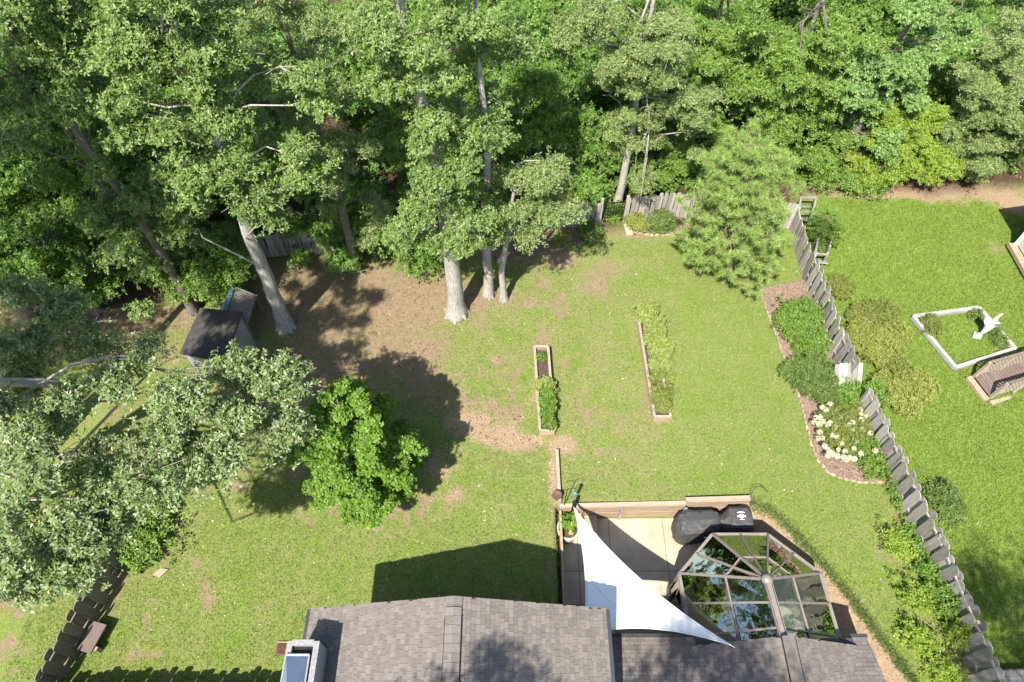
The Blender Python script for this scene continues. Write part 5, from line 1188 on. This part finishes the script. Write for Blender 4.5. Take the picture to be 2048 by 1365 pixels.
# weathered timber frames behind the right fence
WOODOLD = plain('old_grey_timber', (.30, .28, .25), (.18, .165, .145), .9, 3, .5, .15)
def frame_box(lab, tl, tr, br, bl, z):
    q = [G(*k_, z) for k_ in (tl, tr, br, bl)]; c = sum(q) / 4; root = thing('cold_frame', (c[0], c[1], 0), lab, 'frame')
    for i in range(4):
        a, b = q[i], q[(i+1) % 4]; part('top_rail', MB().beam(a + [0, 0, .004*i], b + [0, 0, .004*i], .075, .06), WOODOLD, root); part('leg', MB().box((a[0], a[1], (z-.03)/2), (.07, .07, z - .03)), WOODOLD, root)
        part('low_rail', MB().beam(a * [1, 1, 0] + [0, 0, .12 + .004*i], b * [1, 1, 0] + [0, 0, .12 + .004*i], .05, .08), WOODOLD, root)
    part('white_panel', MB().box(((q[2] + q[3])/2 + [0, 0, -z + .22])[:3], (.7, .34, .03), -.15, 0, -.5), WHITEWORN, root)
frame_box('weathered timber frame nearest the white panel behind the right fence', (1638, 470), (1666, 470), (1655, 510), (1630, 508), .62)
frame_box('weathered timber frame at the back corner beside the pine', (1602, 396), (1632, 396), (1626, 424), (1596, 426), .62)
nd = thing('neighbour_deck', (13.6, 3.4, 0), 'grey boarded deck in the bottom right corner', 'deck')
c0 = G(1990, 1338, .3)
for i in range(9): part('deck_board', MB().box((c0[0] + 1.2, c0[1] - .07 - i * .14, .3), (2.6, .132, .03), .05), WOODGREY, nd)
part('fascia', MB().box((c0[0] + 1.2, c0[1] + .015, .2), (2.6, .03, .2), .05), DECK, nd)

# ------------------------------------------------------------------ grass, leaves and litter
def blades(name, n, xr, yr, accept, mat, h, w, label):
    q = np.stack([rng.uniform(*xr, n), rng.uniform(*yr, n)], 1); q = q[accept(q[:, 0], q[:, 1])]; n = len(q)
    z = hz(q[:, 0], q[:, 1]); a = rng.uniform(0, 6.283, n); d = np.stack([np.cos(a), np.sin(a), np.zeros(n)], 1); hh = h * rng.uniform(.5, 1.3, n)
    ln = rng.normal(0, .7, (n, 2)) * hh[:, None]; c = np.stack([q[:, 0], q[:, 1], z - .01], 1); ww = (w * rng.uniform(.6, 1.3, n))[:, None]
    v = np.stack([c - d*ww/2, c + d*ww/2, c + np.stack([ln[:, 0], ln[:, 1], hh], 1)], 1).reshape(-1, 3)
    o = link(name, tri_mesh(name, v, 3), mat); kind(o, 'stuff', label)
GRASS = leafmat('mown_grass', (.085, .135, .026), (.155, .215, .052), (.31, .32, .155), .3, .6, .25, .055)
LUSH = leafmat('lush_grass', (.11, .175, .02), (.18, .26, .036), (.29, .34, .09), .3, .55, .3)
houses = lambda x, y: ((x > XE0 + .2) & (x < XE1) & (y < YG - .2)) | ((x > XE1 - .2) & (x < 8.9) & (y < 3.6)) | ((x > gx_[0]) & (x < 7.15) & (y < BACKW[0][1] + .1) & (y > 2)) | inside(np.array([e[:2] for e in ev]), x, y)
beds = lambda x, y: inside(MULCHBED, x, y) | inside(BACKBED, x, y) | inside(BACKBED2, x, y) | inside(np.array(q1), x, y) | inside(np.array(q2), x, y)
def ok_yard(x, y):
    b = bare(x, y); k = (rng.random(len(x)) > np.where(b > 1.2, .995, np.clip(b * 1.15 - .06, 0, .93))) & (x < fence_x(y)) & ~houses(x, y) & ~beds(x, y) & (rng.random(len(x)) > forest(x, y) * 1.2)
    return k & ~((x < -8.6) & (x > -11) & (y > 11.6) & (y < 15.6))
def ok_nb(x, y):
    b = bare(x, y); return (rng.random(len(x)) > np.clip(b * 1.3, 0, .97)) & (x > fence_x(y) + .05) & (rng.random(len(x)) > forest(x, y) * 1.3) & ~((x > nx0 - .2) & (y < nyb))
blades('lawn_grass', 380000, (-13.5, 12.4), (2.4, 19.8), ok_yard, GRASS, .055, .022, 'short mown grass of the backyard lawn')
blades('neighbour_grass', 170000, (11, 21), (3.2, 22), ok_nb, LUSH, .085, .026, 'lush grass of the neighbour lawn on the right')
q = np.stack([rng.uniform(-10, 11, 700), rng.uniform(3, 18, 700)], 1); q = q[~houses(q[:, 0], q[:, 1]) & ~inside(SUNK, q[:, 0], q[:, 1])]
scatter('fallen_leaves', q, .06, PALELEAF, None, 'scattered pale fallen leaves on the lawn', .2)
q = np.stack([rng.uniform(-20, 24, 42000), rng.uniform(13, 36, 42000)], 1); f_ = forest(q[:, 0], q[:, 1]); q = q[rng.random(len(q)) < f_]
scatter('leaf_litter', q, .13, LITTER, None, 'dry brown leaf litter on the forest floor', .3)
q = np.stack([rng.uniform(-14, 1, 9000), rng.uniform(9.5, 18, 9000)], 1); q = q[(rng.random(len(q)) < bare(q[:, 0], q[:, 1]) * .9) & ~((q[:, 0] < -8.6) & (q[:, 0] > -11) & (q[:, 1] < 15.6))]
scatter('leaf_litter', q, .07, LITTER, None, 'small leaf litter on the bare earth under the oaks', .3)
# ground ivy and seedlings of the forest floor
q = np.stack([rng.uniform(-22, 26, 2600), rng.uniform(19, 36, 2600)], 1); f_ = forest(q[:, 0], q[:, 1]); gl_ = np.hypot((q[:, 0] + 6.9) / 1.6, (q[:, 1] - 25.5) / 3.0)
q = q[(f_ > .9) & (gl_ > 1) & (q[:, 1] > np.interp(q[:, 0], [-9, 3, 5, 11, 12, 24], [19.2, 20.9, 21.3, 21.5, 22.4, 22.8]))]
cl = np.concatenate([q, rng.uniform(.15, .9, (len(q), 1)), rng.uniform(.25, .5, (len(q), 1))], 1)
o = link('undergrowth', tri_mesh('undergrowth', clump_leaves(cl, 22, 5, .16, .09, .7), 3), LEAF['oakdark']); kind(o, 'stuff', 'leafy undergrowth covering the forest floor')
# grass overhanging the bank
bl = np.asarray(BANK[:7]); seg = np.hypot(*np.diff(bl, axis=0).T); cum = np.concatenate([[0], np.cumsum(seg)]); s = rng.uniform(0, cum[-1], 7000)
bx = np.interp(s, cum, bl[:, 0]) + np.abs(rng.normal(0, .09, 7000)) - .03; by = np.interp(s, cum, bl[:, 1]) + rng.normal(0, .1, 7000); bz = hz(bx, by)
a = rng.uniform(0, 6.283, 7000); c = np.stack([bx, by, bz], 1); d = np.stack([np.cos(a), np.sin(a), np.zeros(7000)], 1) * .014; tipv = np.stack([rng.normal(-.06, .06, 7000), rng.normal(-.04, .06, 7000), rng.uniform(-.04, .12, 7000)], 1)
o = link('bank_grass', tri_mesh('bank_grass', np.stack([c - d, c + d, c + tipv], 1).reshape(-1, 3), 3), GRASS); kind(o, 'stuff', 'long grass hanging over the earth bank')
print('TRIS', sum(len(m_.polygons) for m_ in bpy.data.meshes), 'OBJECTS', len(bpy.data.objects))
